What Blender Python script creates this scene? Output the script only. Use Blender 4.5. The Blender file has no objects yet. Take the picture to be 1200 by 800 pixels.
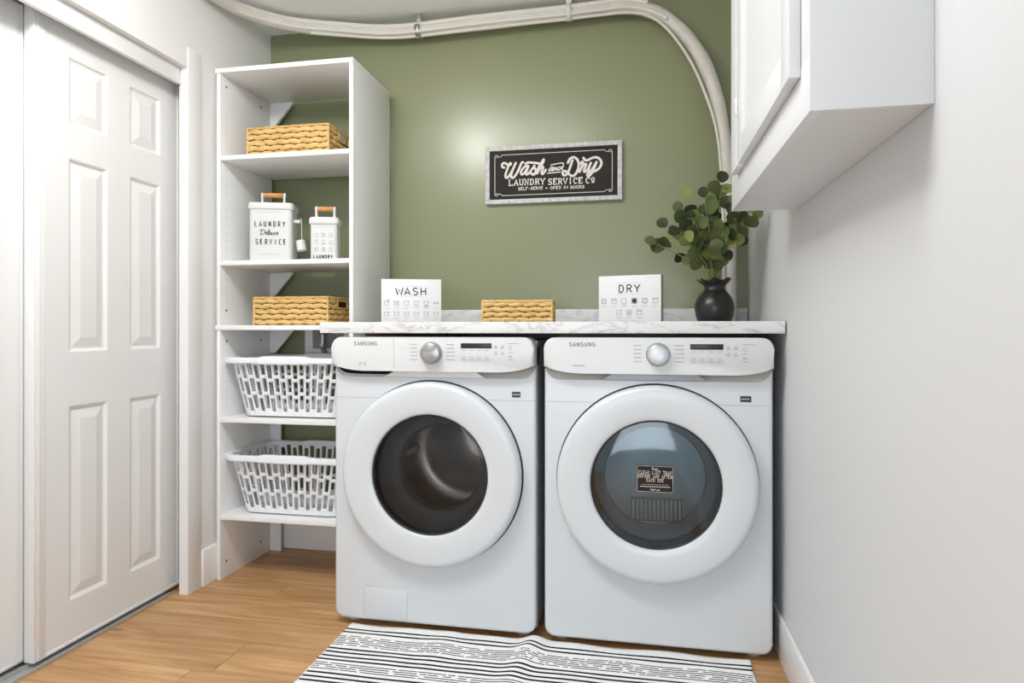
import bpy, bmesh, math, random
from mathutils import Vector, Matrix
from math import sin, cos, pi, radians as R

SC = bpy.context.scene
COL = SC.collection
rnd = random.Random(7)

# ------------------------------------------------------------------ camera, world, lights, exposure
cam_d = bpy.data.cameras.new('camera')
cam_d.sensor_fit = 'HORIZONTAL'; cam_d.sensor_width = 36.0
cam_d.lens = 765.0 / 1200.0 * 36.0
cam_d.shift_y = -14.0 / 1200.0
cam_d.clip_start = 0.02
cam = bpy.data.objects.new('camera', cam_d); COL.objects.link(cam)
cam.location = (0, 0, 1.012); cam.rotation_euler = (pi / 2, 0, R(11.1))
SC.camera = cam

w = bpy.data.worlds.new('daylight'); SC.world = w; w.use_nodes = True
w.node_tree.nodes['Background'].inputs[0].default_value = (0.90, 0.95, 1.0, 1)
w.node_tree.nodes['Background'].inputs[1].default_value = 0.70

def area_light(name, loc, aim, sx, sy, power, colour):
    d = bpy.data.lights.new(name, 'AREA'); d.shape = 'RECTANGLE'; d.size = sx; d.size_y = sy
    d.energy = power; d.color = colour
    o = bpy.data.objects.new(name, d); COL.objects.link(o); o.location = loc
    o.rotation_euler = (Vector(aim) - Vector(loc)).to_track_quat('-Z', 'Y').to_euler()
    return o
area_light('window_daylight', (-0.1, -2.2, 0.95), (-0.3, 2.0, 0.3), 1.7, 1.5, 34, (0.78, 0.90, 1.0))
area_light('added_overhead_fill', (-0.74, 1.05, 2.375), (-0.70, 1.25, 0.0), 0.9, 0.7, 29, (0.90, 0.96, 1.0))  # soft overhead fill, added to lift the floor, doors and side faces
lamp_d = bpy.data.lights.new('ceiling_bulb', 'POINT'); lamp_d.energy = 21; lamp_d.shadow_soft_size = 0.075
lamp_d.color = (1.0, 0.975, 0.945)
lamp = bpy.data.objects.new('ceiling_bulb', lamp_d); COL.objects.link(lamp); lamp.location = (-1.12, 1.18, 2.24)

SC.view_settings.view_transform = 'Standard'; SC.view_settings.look = 'None'
SC.view_settings.gamma = 1.0; SC.view_settings.exposure = 0.03
SC.view_settings.use_curve_mapping = False
SC.cycles.use_denoising = True
SC.cycles.max_bounces = 10; SC.cycles.diffuse_bounces = 5; SC.cycles.transparent_max_bounces = 12

# ------------------------------------------------------------------ materials
def srgb(r, g, b):
    f = lambda c: (c / 255 / 12.92) if c / 255 <= 0.04045 else ((c / 255 + 0.055) / 1.055) ** 2.4
    return (f(r), f(g), f(b), 1)

def mat(name, col, rough=0.5, metal=0.0, noise=None, bump=None, coat=0.0, spec=0.5):
    """noise = (scale, second colour, contrast), bump = (scale, strength)"""
    m = bpy.data.materials.new(name); m.use_nodes = True
    nt = m.node_tree; b = nt.nodes['Principled BSDF']
    b.inputs['Base Color'].default_value = col; b.inputs['Roughness'].default_value = rough
    b.inputs['Metallic'].default_value = metal; b.inputs['Coat Weight'].default_value = coat
    b.inputs['Specular IOR Level'].default_value = spec
    tc = nt.nodes.new('ShaderNodeTexCoord')
    if noise:
        n = nt.nodes.new('ShaderNodeTexNoise'); n.inputs['Scale'].default_value = noise[0]; n.inputs['Detail'].default_value = 5
        nt.links.new(tc.outputs['Object'], n.inputs['Vector'])
        r = nt.nodes.new('ShaderNodeValToRGB'); r.color_ramp.elements[0].color = col; r.color_ramp.elements[1].color = noise[1]
        k = noise[2]; r.color_ramp.elements[0].position = 0.5 - k; r.color_ramp.elements[1].position = 0.5 + k
        nt.links.new(n.outputs['Fac'], r.inputs[0]); nt.links.new(r.outputs[0], b.inputs['Base Color'])
    if bump:
        n = nt.nodes.new('ShaderNodeTexNoise'); n.inputs['Scale'].default_value = bump[0]; n.inputs['Detail'].default_value = 3
        nt.links.new(tc.outputs['Object'], n.inputs['Vector'])
        bp = nt.nodes.new('ShaderNodeBump'); bp.inputs['Strength'].default_value = bump[1]; bp.inputs['Distance'].default_value = 0.002
        nt.links.new(n.outputs['Fac'], bp.inputs['Height']); nt.links.new(bp.outputs[0], b.inputs['Normal'])
    return m

M = {}
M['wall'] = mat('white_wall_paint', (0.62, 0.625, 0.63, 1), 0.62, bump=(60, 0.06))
M['wall_lightened'] = mat('white_wall_paint_lightened', (0.82, 0.81, 0.795, 1), 0.62, bump=(60, 0.06))  # same white paint, lightened to make up for light missing on this wall
M['ceiling'] = mat('ceiling_paint', (0.90, 0.89, 0.87, 1), 0.8, bump=(40, 0.08))
M['green'] = mat('sage_green_paint', (0.245, 0.262, 0.147, 1), 0.26, bump=(90, 0.03), noise=(1.3, (0.255, 0.272, 0.155, 1), 0.3))
M['trim'] = mat('white_trim_enamel', (0.85, 0.842, 0.83, 1), 0.38, bump=(25, 0.03))
M['door'] = mat('white_door_paint', (0.80, 0.792, 0.78, 1), 0.36, bump=(30, 0.03))
M['melamine'] = mat('white_melamine', (0.86, 0.855, 0.845, 1), 0.4, bump=(70, 0.02))
M['cabinet'] = mat('white_cabinet_paint', (0.70, 0.708, 0.718, 1), 0.42, bump=(30, 0.04))
M['enamel'] = mat('white_appliance_enamel', (0.635, 0.655, 0.675, 1), 0.28, coat=0.15, bump=(6, 0.02))
M['panel_plastic'] = mat('white_panel_plastic', (0.65, 0.65, 0.648, 1), 0.32, bump=(200, 0.02))
M['silver'] = mat('warm_silver_plastic', (0.72, 0.69, 0.65, 1), 0.38, metal=0.1, noise=(30, (0.75, 0.72, 0.68, 1), 0.3))
M['grey_silver'] = mat('cool_silver_plastic', (0.30, 0.305, 0.31, 1), 0.38, metal=0.3, noise=(30, (0.33, 0.33, 0.34, 1), 0.3))
M['black'] = mat('black_plastic', (0.012, 0.012, 0.013, 1), 0.3, bump=(150, 0.05))
M['gap'] = mat('dark_rubber_and_gap_shade', (0.03, 0.032, 0.036, 1), 0.6, bump=(150, 0.05))
M['seam'] = mat('grey_seam', (0.42, 0.43, 0.44, 1), 0.6, bump=(100, 0.05))
M['drum_dark'] = mat('dark_drum_steel', (0.30, 0.265, 0.25, 1), 0.28, metal=0.5, noise=(7, (0.40, 0.36, 0.34, 1), 0.25))
M['gasket'] = mat('grey_door_gasket', (0.13, 0.135, 0.14, 1), 0.3, bump=(40, 0.05))
M['drum_blue'] = mat('galvanised_drum', (0.78, 0.82, 0.84, 1), 0.35, metal=0.1, noise=(6, (0.86, 0.88, 0.9, 1), 0.25))
M['drum_lip'] = mat('dryer_bulkhead', (0.26, 0.30, 0.32, 1), 0.3, metal=0.2, bump=(40, 0.05))
M['basket_gap'] = mat('basket_gap_shade', (0.05, 0.026, 0.009, 1), 0.9, bump=(200, 0.3))
M['ink'] = mat('black_ink', (0.02, 0.02, 0.02, 1), 0.6, bump=(300, 0.02))
M['grey_ink'] = mat('grey_ink', (0.36, 0.36, 0.36, 1), 0.6, bump=(300, 0.02))
M['mid_ink'] = mat('dark_grey_ink', (0.14, 0.14, 0.14, 1), 0.6, bump=(300, 0.02))
M['pale_ink'] = mat('pale_grey_ink', (0.55, 0.55, 0.54, 1), 0.6, bump=(300, 0.02))
M['cream_ink'] = mat('cream_ink', (0.72, 0.66, 0.60, 1), 0.6, bump=(300, 0.02))
M['sign_black'] = mat('sign_black_board', (0.020, 0.016, 0.015, 1), 0.55, noise=(8, (0.030, 0.024, 0.021, 1), 0.3), spec=0.15)
M['whitewash'] = mat('whitewashed_wood', (0.68, 0.68, 0.65, 1), 0.7, noise=(60, (0.44, 0.45, 0.43, 1), 0.22), bump=(80, 0.3))
M['card'] = mat('white_sign_face', (0.73, 0.725, 0.715, 1), 0.5, bump=(100, 0.02))
M['raw_wood'] = mat('pale_raw_wood', (0.50, 0.40, 0.30, 1), 0.7, noise=(40, (0.42, 0.33, 0.24, 1), 0.3))
M['tin'] = mat('white_enamel_tin', (0.70, 0.69, 0.675, 1), 0.35, bump=(30, 0.03))
M['handle_wood'] = mat('orange_handle_wood', (0.50, 0.22, 0.055, 1), 0.45, noise=(50, (0.62, 0.30, 0.085, 1), 0.3))
M['plastic'] = mat('white_basket_plastic', (0.80, 0.81, 0.83, 1), 0.38, bump=(60, 0.02))
M['vase'] = mat('black_glazed_ceramic', (0.012, 0.010, 0.009, 1), 0.32, bump=(30, 0.06))
M['stem'] = mat('green_stem', (0.17, 0.19, 0.05, 1), 0.6, bump=(60, 0.1))
def leaf_mat(name, c1, c2):
    m = mat(name, c1, 0.55, noise=(35, c2, 0.28), bump=(60, 0.1), spec=0.25); return m
M['leaf_dark'] = leaf_mat('leaf_dark_green', (0.022, 0.034, 0.012, 1), (0.048, 0.064, 0.022, 1))
M['leaf_mid'] = leaf_mat('leaf_mid_green', (0.065, 0.085, 0.026, 1), (0.11, 0.135, 0.045, 1))
M['leaf_pale'] = leaf_mat('leaf_pale_green', (0.16, 0.19, 0.05, 1), (0.24, 0.27, 0.09, 1))
M['pipe'] = mat('painted_white_pipe', (0.70, 0.66, 0.60, 1), 0.55, noise=(25, (0.58, 0.54, 0.48, 1), 0.25), bump=(60, 0.25))
M['wire'] = mat('painted_white_cable', (0.68, 0.65, 0.58, 1), 0.5, bump=(60, 0.1))
M['steel'] = mat('galvanised_steel', (0.45, 0.44, 0.43, 1), 0.35, metal=0.9, bump=(60, 0.1))
M['chrome'] = mat('hinge_chrome', (0.55, 0.57, 0.58, 1), 0.25, metal=1.0, bump=(60, 0.05))
M['track'] = mat('aluminium_track', (0.55, 0.55, 0.54, 1), 0.4, metal=0.6, bump=(60, 0.05))
M['dark'] = mat('dark_void', (0.02, 0.02, 0.02, 1), 0.9, bump=(60, 0.05))
M['hole'] = mat('peg_hole_dark', (0.10, 0.10, 0.10, 1), 0.9, bump=(60, 0.05))
M['hole_pale'] = mat('peg_hole_grey', (0.36, 0.355, 0.35, 1), 0.9, bump=(60, 0.05))
M['red'] = mat('red_valve_handle', (0.20, 0.012, 0.012, 1), 0.4, bump=(60, 0.05))
M['box_plastic'] = mat('outlet_box_shell', (0.30, 0.27, 0.27, 1), 0.6, bump=(60, 0.05))
M['hose'] = mat('braided_hose', (0.22, 0.21, 0.20, 1), 0.45, metal=0.4, bump=(400, 0.5))
M['wood_cleat'] = mat('brown_wood_cleat', (0.20, 0.09, 0.04, 1), 0.6, noise=(30, (0.13, 0.055, 0.025, 1), 0.3))

def brushed():
    m = mat('brushed_metal_dial', (0.46, 0.455, 0.45, 1), 0.34, metal=1.0)
    nt = m.node_tree; b = nt.nodes['Principled BSDF']
    b.inputs['Anisotropic'].default_value = 0.8; b.inputs['Anisotropic Rotation'].default_value = 0.25
    t = nt.nodes.new('ShaderNodeTangent'); t.direction_type = 'RADIAL'; t.axis = 'Y'
    nt.links.new(t.outputs[0], b.inputs['Tangent'])
    return m
M['dial'] = brushed()

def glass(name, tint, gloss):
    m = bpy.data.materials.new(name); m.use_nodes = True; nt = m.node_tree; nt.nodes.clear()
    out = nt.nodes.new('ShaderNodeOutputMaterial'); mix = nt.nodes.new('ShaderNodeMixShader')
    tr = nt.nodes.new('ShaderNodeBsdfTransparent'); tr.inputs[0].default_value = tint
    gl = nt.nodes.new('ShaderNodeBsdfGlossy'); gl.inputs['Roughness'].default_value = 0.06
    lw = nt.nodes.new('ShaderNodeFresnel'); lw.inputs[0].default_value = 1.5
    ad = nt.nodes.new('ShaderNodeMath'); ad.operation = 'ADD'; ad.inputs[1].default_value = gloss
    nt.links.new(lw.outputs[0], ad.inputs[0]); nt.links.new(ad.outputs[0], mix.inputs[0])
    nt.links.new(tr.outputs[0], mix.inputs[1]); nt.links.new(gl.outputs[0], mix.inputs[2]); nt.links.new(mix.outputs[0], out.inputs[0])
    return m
M['glass_smoke'] = glass('smoked_glass', (0.88, 0.87, 0.86, 1), -0.01)
M['glass_blue'] = glass('blue_reflection_glass', (0.66, 0.82, 0.88, 1), 0.05)  # blue tint stands in for the cool room reflected in the glass

def marble():
    m = mat('white_marble', (0.78, 0.775, 0.76, 1), 0.3)
    nt = m.node_tree; b = nt.nodes['Principled BSDF']; tc = nt.nodes.new('ShaderNodeTexCoord')
    mp = nt.nodes.new('ShaderNodeMapping'); mp.inputs['Rotation'].default_value = (0.3, 0.7, 0.9); mp.inputs['Scale'].default_value = (1.0, 1.0, 2.6); nt.links.new(tc.outputs['Object'], mp.inputs[0])
    n1 = nt.nodes.new('ShaderNodeTexNoise'); n1.inputs['Scale'].default_value = 7; n1.inputs['Detail'].default_value = 10; n1.inputs['Roughness'].default_value = 0.62; n1.inputs['Distortion'].default_value = 0.5
    nt.links.new(mp.outputs[0], n1.inputs['Vector'])
    r = nt.nodes.new('ShaderNodeValToRGB'); cr = r.color_ramp
    cr.elements[0].position = 0.38; cr.elements[0].color = (0.70, 0.695, 0.685, 1)
    cr.elements[1].position = 0.62; cr.elements[1].color = (0.73, 0.725, 0.715, 1)
    for p_, c_ in ((0.44, 0.72), (0.485, 0.66), (0.50, 0.47), (0.512, 0.62), (0.55, 0.72)):
        e = cr.elements.new(p_); e.color = (c_, c_ * 0.995, c_ * 0.985, 1)
    nt.links.new(n1.outputs['Fac'], r.inputs[0]); nt.links.new(r.outputs[0], b.inputs['Base Color'])
    return m
M['marble'] = marble()

def straw():
    m = mat('golden_seagrass', (0.60, 0.38, 0.13, 1), 0.6)
    nt = m.node_tree; b = nt.nodes['Principled BSDF']; tc = nt.nodes.new('ShaderNodeTexCoord')
    mp = nt.nodes.new('ShaderNodeMapping'); mp.inputs['Scale'].default_value = (25, 25, 220); nt.links.new(tc.outputs['Object'], mp.inputs[0])
    n = nt.nodes.new('ShaderNodeTexNoise'); n.inputs['Scale'].default_value = 1; n.inputs['Detail'].default_value = 4; nt.links.new(mp.outputs[0], n.inputs['Vector'])
    r = nt.nodes.new('ShaderNodeValToRGB'); cr = r.color_ramp
    cr.elements[0].position = 0.25; cr.elements[0].color = (0.46, 0.26, 0.075, 1)
    cr.elements[1].position = 0.72; cr.elements[1].color = (0.78, 0.54, 0.22, 1)
    e = cr.elements.new(0.5); e.color = (0.66, 0.43, 0.15, 1)
    nt.links.new(n.outputs['Fac'], r.inputs[0]); nt.links.new(r.outputs[0], b.inputs['Base Color'])
    bp = nt.nodes.new('ShaderNodeBump'); bp.inputs['Strength'].default_value = 0.35; bp.inputs['Distance'].default_value = 0.002
    nt.links.new(n.outputs['Fac'], bp.inputs['Height']); nt.links.new(bp.outputs[0], b.inputs['Normal'])
    return m
M['straw'] = straw()

def oak():
    m = mat('honey_oak_plank', (0.4, 0.25, 0.12, 1), 0.42)
    nt = m.node_tree; L = nt.links; b = nt.nodes['Principled BSDF']; tc = nt.nodes.new('ShaderNodeTexCoord'); oi = nt.nodes.new('ShaderNodeObjectInfo')
    off = nt.nodes.new('ShaderNodeVectorMath'); off.operation = 'MULTIPLY_ADD'
    cmb = nt.nodes.new('ShaderNodeCombineXYZ')
    for i in range(3): L.new(oi.outputs['Random'], cmb.inputs[i])
    off.inputs[1].default_value = (31, 17, 5); L.new(cmb.outputs[0], off.inputs[0]); L.new(tc.outputs['Object'], off.inputs[2])
    mp = nt.nodes.new('ShaderNodeMapping'); mp.inputs['Scale'].default_value = (1.1, 11, 1); L.new(off.outputs[0], mp.inputs[0])
    n = nt.nodes.new('ShaderNodeTexNoise'); n.inputs['Scale'].default_value = 2.2; n.inputs['Detail'].default_value = 6; n.inputs['Distortion'].default_value = 0.9
    L.new(mp.outputs[0], n.inputs['Vector'])
    mp2 = nt.nodes.new('ShaderNodeMapping'); mp2.inputs['Scale'].default_value = (3, 150, 1); L.new(off.outputs[0], mp2.inputs[0])
    n2 = nt.nodes.new('ShaderNodeTexNoise'); n2.inputs['Scale'].default_value = 1; n2.inputs['Detail'].default_value = 3; L.new(mp2.outputs[0], n2.inputs['Vector'])
    r = nt.nodes.new('ShaderNodeValToRGB'); cr = r.color_ramp
    cr.elements[0].position = 0.30; cr.elements[0].color = (0.42, 0.215, 0.085, 1)
    cr.elements[1].position = 0.68; cr.elements[1].color = (0.64, 0.385, 0.185, 1)
    e = cr.elements.new(0.5); e.color = (0.55, 0.31, 0.135, 1)
    L.new(n.outputs['Fac'], r.inputs[0])
    r2 = nt.nodes.new('ShaderNodeValToRGB'); r2.color_ramp.elements[0].position = 0.3; r2.color_ramp.elements[0].color = (0.72, 0.70, 0.68, 1)
    r2.color_ramp.elements[1].position = 0.6; r2.color_ramp.elements[1].color = (1, 1, 1, 1); L.new(n2.outputs['Fac'], r2.inputs[0])
    mx = nt.nodes.new('ShaderNodeMixRGB'); mx.blend_type = 'MULTIPLY'; mx.inputs[0].default_value = 0.8
    L.new(r.outputs[0], mx.inputs[1]); L.new(r2.outputs[0], mx.inputs[2])
    # knots
    mp3 = nt.nodes.new('ShaderNodeMapping'); mp3.inputs['Scale'].default_value = (3.2, 8, 1); L.new(off.outputs[0], mp3.inputs[0])
    v = nt.nodes.new('ShaderNodeTexVoronoi'); v.inputs['Scale'].default_value = 1.0; L.new(mp3.outputs[0], v.inputs['Vector'])
    r3 = nt.nodes.new('ShaderNodeValToRGB'); r3.color_ramp.elements[0].position = 0.03; r3.color_ramp.elements[0].color = (0.16, 0.12, 0.1, 1)
    r3.color_ramp.elements[1].position = 0.10; r3.color_ramp.elements[1].color = (1, 1, 1, 1); L.new(v.outputs['Distance'], r3.inputs[0])
    mx2 = nt.nodes.new('ShaderNodeMixRGB'); mx2.blend_type = 'MULTIPLY'; mx2.inputs[0].default_value = 0.85
    L.new(mx.outputs[0], mx2.inputs[1]); L.new(r3.outputs[0], mx2.inputs[2])
    # tone per plank
    hv = nt.nodes.new('ShaderNodeHueSaturation'); ml = nt.nodes.new('ShaderNodeMapRange')
    ml.inputs['To Min'].default_value = 0.88; ml.inputs['To Max'].default_value = 1.1; L.new(oi.outputs['Random'], ml.inputs[0])
    L.new(ml.outputs[0], hv.inputs['Value']); L.new(mx2.outputs[0], hv.inputs['Color']); L.new(hv.outputs[0], b.inputs['Base Color'])
    bp = nt.nodes.new('ShaderNodeBump'); bp.inputs['Strength'].default_value = 0.12; bp.inputs['Distance'].default_value = 0.002
    L.new(n2.outputs['Fac'], bp.inputs['Height']); L.new(bp.outputs[0], b.inputs['Normal'])
    return m
M['oak'] = oak()

def rug_mat():
    m = mat('striped_cotton', (0.8, 0.79, 0.77, 1), 0.9, spec=0.1)
    nt = m.node_tree; L = nt.links; b = nt.nodes['Principled BSDF']; tc = nt.nodes.new('ShaderNodeTexCoord')
    sp = nt.nodes.new('ShaderNodeSeparateXYZ'); L.new(tc.outputs['Object'], sp.inputs[0])
    def math_(op, a, bv=None):
        n = nt.nodes.new('ShaderNodeMath'); n.operation = op
        for i, q in enumerate((a, bv)):
            if q is None: continue
            if isinstance(q, (int, float)): n.inputs[i].default_value = q
            else: L.new(q, n.inputs[i])
        return n.outputs[0]
    wob = nt.nodes.new('ShaderNodeTexNoise'); wob.inputs['Scale'].default_value = 3; L.new(tc.outputs['Object'], wob.inputs['Vector'])
    y = math_('ADD', sp.outputs['Y'], math_('MULTIPLY', math_('SUBTRACT', wob.outputs['Fac'], 0.5), 0.004))
    # distance from the far hem, repeating every 0.39 m
    d = math_('MODULO', math_('SUBTRACT', 0.0, y), 0.39)
    f = math_('DIVIDE', d, 0.39)
    far = 2.085
    def ramp(stops):
        r = nt.nodes.new('ShaderNodeValToRGB'); cr = r.color_ramp; cr.interpolation = 'CONSTANT'
        cr.elements[0].position = 0; cr.elements[0].color = (0, 0, 0, 1)
        cr.elements.remove(cr.elements[1])
        for a, c in stops:
            e = cr.elements.new(a); e.color = (c, c, c, 1)
        L.new(f, r.inputs[0]); return r.outputs[0]
    st = []
    for c in (2.045, 2.022, 1.914, 1.892, 1.868, 1.846, 1.770, 1.748, 1.726):
        k = far - c; st += [((k - 0.0045) / 0.39, 1), ((k + 0.0045) / 0.39, 0)]
    thick = ramp(st)
    st = []
    for a, c in ((2.002, 1.934), (1.830, 1.786)):
        st += [((far - a) / 0.39, 1), ((far - c) / 0.39, 0)]
    mask = ramp(st)
    sn = math_('SINE', math_('MULTIPLY', d, 2 * pi / 0.0112))
    lines = math_('GREATER_THAN', sn, 0.30)
    dash = nt.nodes.new('ShaderNodeTexNoise'); dash.inputs['Scale'].default_value = 1; dash.inputs['Detail'].default_value = 2
    cmb = nt.nodes.new('ShaderNodeCombineXYZ'); L.new(math_('MULTIPLY', sp.outputs['X'], 45.0), cmb.inputs[0])
    L.new(math_('MULTIPLY', math_('FLOOR', math_('DIVIDE', d, 0.0112)), 7.3), cmb.inputs[1]); L.new(cmb.outputs[0], dash.inputs['Vector'])
    dk = math_('GREATER_THAN', dash.outputs['Fac'], 0.40)
    thin = math_('MULTIPLY', math_('MULTIPLY', lines, mask), dk)
    tot = math_('MAXIMUM', thick, thin)
    mx = nt.nodes.new('ShaderNodeMixRGB'); L.new(tot, mx.inputs[0]); mx.inputs[1].default_value = (0.90, 0.895, 0.885, 1); mx.inputs[2].default_value = (0.018, 0.016, 0.018, 1)
    L.new(mx.outputs[0], b.inputs['Base Color'])
    wv = nt.nodes.new('ShaderNodeTexWave'); wv.inputs['Scale'].default_value = 60; wv.bands_direction = 'X'; L.new(tc.outputs['Object'], wv.inputs['Vector'])
    bp = nt.nodes.new('ShaderNodeBump'); bp.inputs['Strength'].default_value = 0.5; bp.inputs['Distance'].default_value = 0.002
    L.new(wv.outputs['Fac'], bp.inputs['Height']); L.new(bp.outputs[0], b.inputs['Normal'])
    return m
M['rug'] = rug_mat()

# ------------------------------------------------------------------ mesh helpers
ROOT = {}
def thing(name, label, cat, loc=(0, 0, 0), rotz=0, group=None):
    o = bpy.data.objects.new(name, None); COL.objects.link(o)
    o.empty_display_size = 0.05
    o.location = loc; o.rotation_euler = (0, 0, rotz); o['label'] = label; o['category'] = cat
    if group: o['group'] = group
    ROOT[o.name] = Vector(loc)
    return o
def tag(o, label, cat, group=None):
    o['label'] = label; o['category'] = cat
    if group: o['group'] = group
    return o

def catmull(pts, n=8, closed=False):
    P = [Vector(p) for p in pts]; out = []; m = len(P)
    rng = m if closed else m - 1
    for i in range(rng):
        g = (lambda k: P[k % m]) if closed else (lambda k: P[min(max(k, 0), m - 1)])
        p0, p1, p2, p3 = g(i - 1), g(i), g(i + 1), g(i + 2)
        for k in range(n):
            t = k / n
            out.append(0.5 * ((2 * p1) + (p2 - p0) * t + (2 * p0 - 5 * p1 + 4 * p2 - p3) * t * t + (3 * p1 - p0 - 3 * p2 + p3) * t ** 3))
    if not closed: out.append(P[-1].copy())
    return out

class B:
    def __init__(s): s.bm = bmesh.new(); s.k = 0
    def box(s, x0, x1, y0, y1, z0, z1, bev=0.0, seg=2):
        v = [s.bm.verts.new((x, y, z)) for x in (x0, x1) for y in (y0, y1) for z in (z0, z1)]
        F = [(0, 1, 3, 2), (4, 6, 7, 5), (0, 4, 5, 1), (2, 3, 7, 6), (0, 2, 6, 4), (1, 5, 7, 3)]
        fs = [s.bm.faces.new([v[i] for i in f]) for f in F]
        if bev > 0:
            es = list({e for f in fs for e in f.edges})
            bmesh.ops.bevel(s.bm, geom=es, offset=bev, segments=seg, profile=0.5, affect='EDGES')
        return s
    def quad(s, *pts):
        s.bm.faces.new([s.bm.verts.new(p) for p in pts]); return s
    def grid(s, rows, close_u=False, close_v=False):
        V = [[s.bm.verts.new(p) for p in r] for r in rows]
        nr, nc = len(V), len(V[0])
        for i in range(nr if close_v else nr - 1):
            for j in range(nc if close_u else nc - 1):
                a, b, c, d = V[i][j], V[i][(j + 1) % nc], V[(i + 1) % nr][(j + 1) % nc], V[(i + 1) % nr][j]
                try: s.bm.faces.new((a, b, c, d))
                except ValueError: pass
        return V
    def lathe(s, prof, centre, axis='Z', seg=32, cap0=False, cap1=False, fn=None):
        """prof = [(radius, along)]"""
        rows = []
        for r, t in prof:
            row = []
            for k in range(seg):
                a = 2 * pi * k / seg
                rr, tt = fn(r, t, a) if fn else (r, t)
                if axis == 'Z': p = (rr * cos(a), rr * sin(a), tt)
                elif axis == 'Y': p = (rr * cos(a), tt, rr * sin(a))
                else: p = (tt, rr * cos(a), rr * sin(a))
                row.append(Vector(centre) + Vector(p))
            rows.append(row)
        V = s.grid(rows, close_u=True)
        if cap0: s.bm.faces.new(V[0][::-1])
        if cap1: s.bm.faces.new(V[-1])
        return s
    def cyl(s, p0, p1, r, seg=16, r1=None):
        return s.tube([p0, p1], r, seg, r1=r1)
    def tube(s, pts, r, seg=10, caps=True, r1=None, fn=None):
        P = [Vector(p) for p in pts]; rows = []; n = len(P); up = None
        for i, p in enumerate(P):
            d = (P[min(i + 1, n - 1)] - P[max(i - 1, 0)]).normalized()
            if up is None:
                up = Vector((0, 0, 1)) if abs(d.z) < 0.9 else Vector((1, 0, 0))
            up = (up - d * up.dot(d)).normalized(); sd = d.cross(up)
            rr = r if r1 is None else r + (r1 - r) * i / (n - 1)
            if fn: rr *= fn(i / (n - 1))
            rows.append([p + (up * cos(2 * pi * k / seg) + sd * sin(2 * pi * k / seg)) * rr for k in range(seg)])
        V = s.grid(rows, close_u=True)
        if caps:
            s.bm.faces.new(V[0][::-1]); s.bm.faces.new(V[-1])
        return s
    def prism(s, poly, d0, d1, plane='XZ', bev=0.0):
        """poly in a plane, extruded along the third axis d0..d1"""
        def P(a, b, d):
            return {'XZ': (a, d, b), 'YZ': (d, a, b), 'XY': (a, b, d)}[plane]
        a = [s.bm.verts.new(P(x, y, d0)) for x, y in poly]; b = [s.bm.verts.new(P(x, y, d1)) for x, y in poly]
        n = len(poly); fs = [s.bm.faces.new(a[::-1]), s.bm.faces.new(b)]
        for i in range(n): fs.append(s.bm.faces.new((a[i], a[(i + 1) % n], b[(i + 1) % n], b[i])))
        if bev > 0:
            es = [e for e in fs[0].edges]
            bmesh.ops.bevel(s.bm, geom=es, offset=bev, segments=3, profile=0.5, affect='EDGES')
        return s
    def ribbon(s, pts, width, y, closed=False, round_=True):
        """flat stroke in the XZ plane at depth y; pts = [(x, z)]"""
        P = [Vector((p[0], p[1])) for p in pts]; n = len(P)
        Q = [P[0]]
        for p in P[1:]:
            if (p - Q[-1]).length > 1e-6: Q.append(p)
        P = Q; n = len(P)
        if n < 2: return s
        L_, R_ = [], []
        for i in range(n):
            if closed: d = (P[(i + 1) % n] - P[i - 1])
            else: d = (P[min(i + 1, n - 1)] - P[max(i - 1, 0)])
            if d.length < 1e-9: d = Vector((1, 0))
            d.normalize(); nrm = Vector((-d.y, d.x)) * width / 2
            if 0 < i < n - 1:
                e = (P[i] - P[i - 1]).normalized(); k = max(0.55, abs(e.dot(d))); nrm = nrm / k
            yi = y - s.k * 6e-6 - i * 1.5e-6                 # strokes that cross must not be coplanar
            L_.append(s.bm.verts.new((P[i].x + nrm.x, yi, P[i].y + nrm.y))); R_.append(s.bm.verts.new((P[i].x - nrm.x, yi, P[i].y - nrm.y)))
        for i in range(n if closed else n - 1):
            j = (i + 1) % n
            s.bm.faces.new((L_[i], L_[j], R_[j], R_[i]))
        if round_ and not closed and width > 0.0015:
            for c in (P[0], P[-1]): s.disc(c.x, c.y, width / 2, y + 1e-5, 8)
        s.k += 1
        return s
    def disc(s, x, z, r, y, seg=12):
        s.k += 1; y = y - s.k * 6e-6
        s.bm.faces.new([s.bm.verts.new((x + r * cos(2 * pi * k / seg), y, z + r * sin(2 * pi * k / seg))) for k in range(seg)]); return s
    def build(s, name, m, parent=None, smooth=True, ang=35, world=False, solid=0.0, kind=None, merge=False, face_front=False):
        if merge: bmesh.ops.remove_doubles(s.bm, verts=s.bm.verts, dist=1e-5)
        if world and parent is not None:
            bmesh.ops.translate(s.bm, verts=s.bm.verts, vec=-ROOT[parent.name])
        bmesh.ops.recalc_face_normals(s.bm, faces=s.bm.faces)
        if face_front:
            for f in s.bm.faces:
                if f.normal.y > 0: f.normal_flip()
        me = bpy.data.meshes.new(name); s.bm.to_mesh(me); s.bm.free()
        if smooth:
            me.shade_smooth(); me.set_sharp_from_angle(angle=R(ang))
        me.materials.append(m)
        o = bpy.data.objects.new(name, me); COL.objects.link(o)
        if parent is not None:
            o.parent = parent; ROOT[o.name] = ROOT.get(parent.name, Vector((0, 0, 0)))
        else:
            ROOT[o.name] = Vector((0, 0, 0))
        if kind: o['kind'] = kind
        if solid:
            md = o.modifiers.new('thickness', 'SOLIDIFY'); md.thickness = solid; md.offset = 0
        return o
def struct(name, b, m, parent=None, **k):
    o = b.build(name, m, parent, **k)
    if parent is None: o['kind'] = 'structure'
    return o

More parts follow.
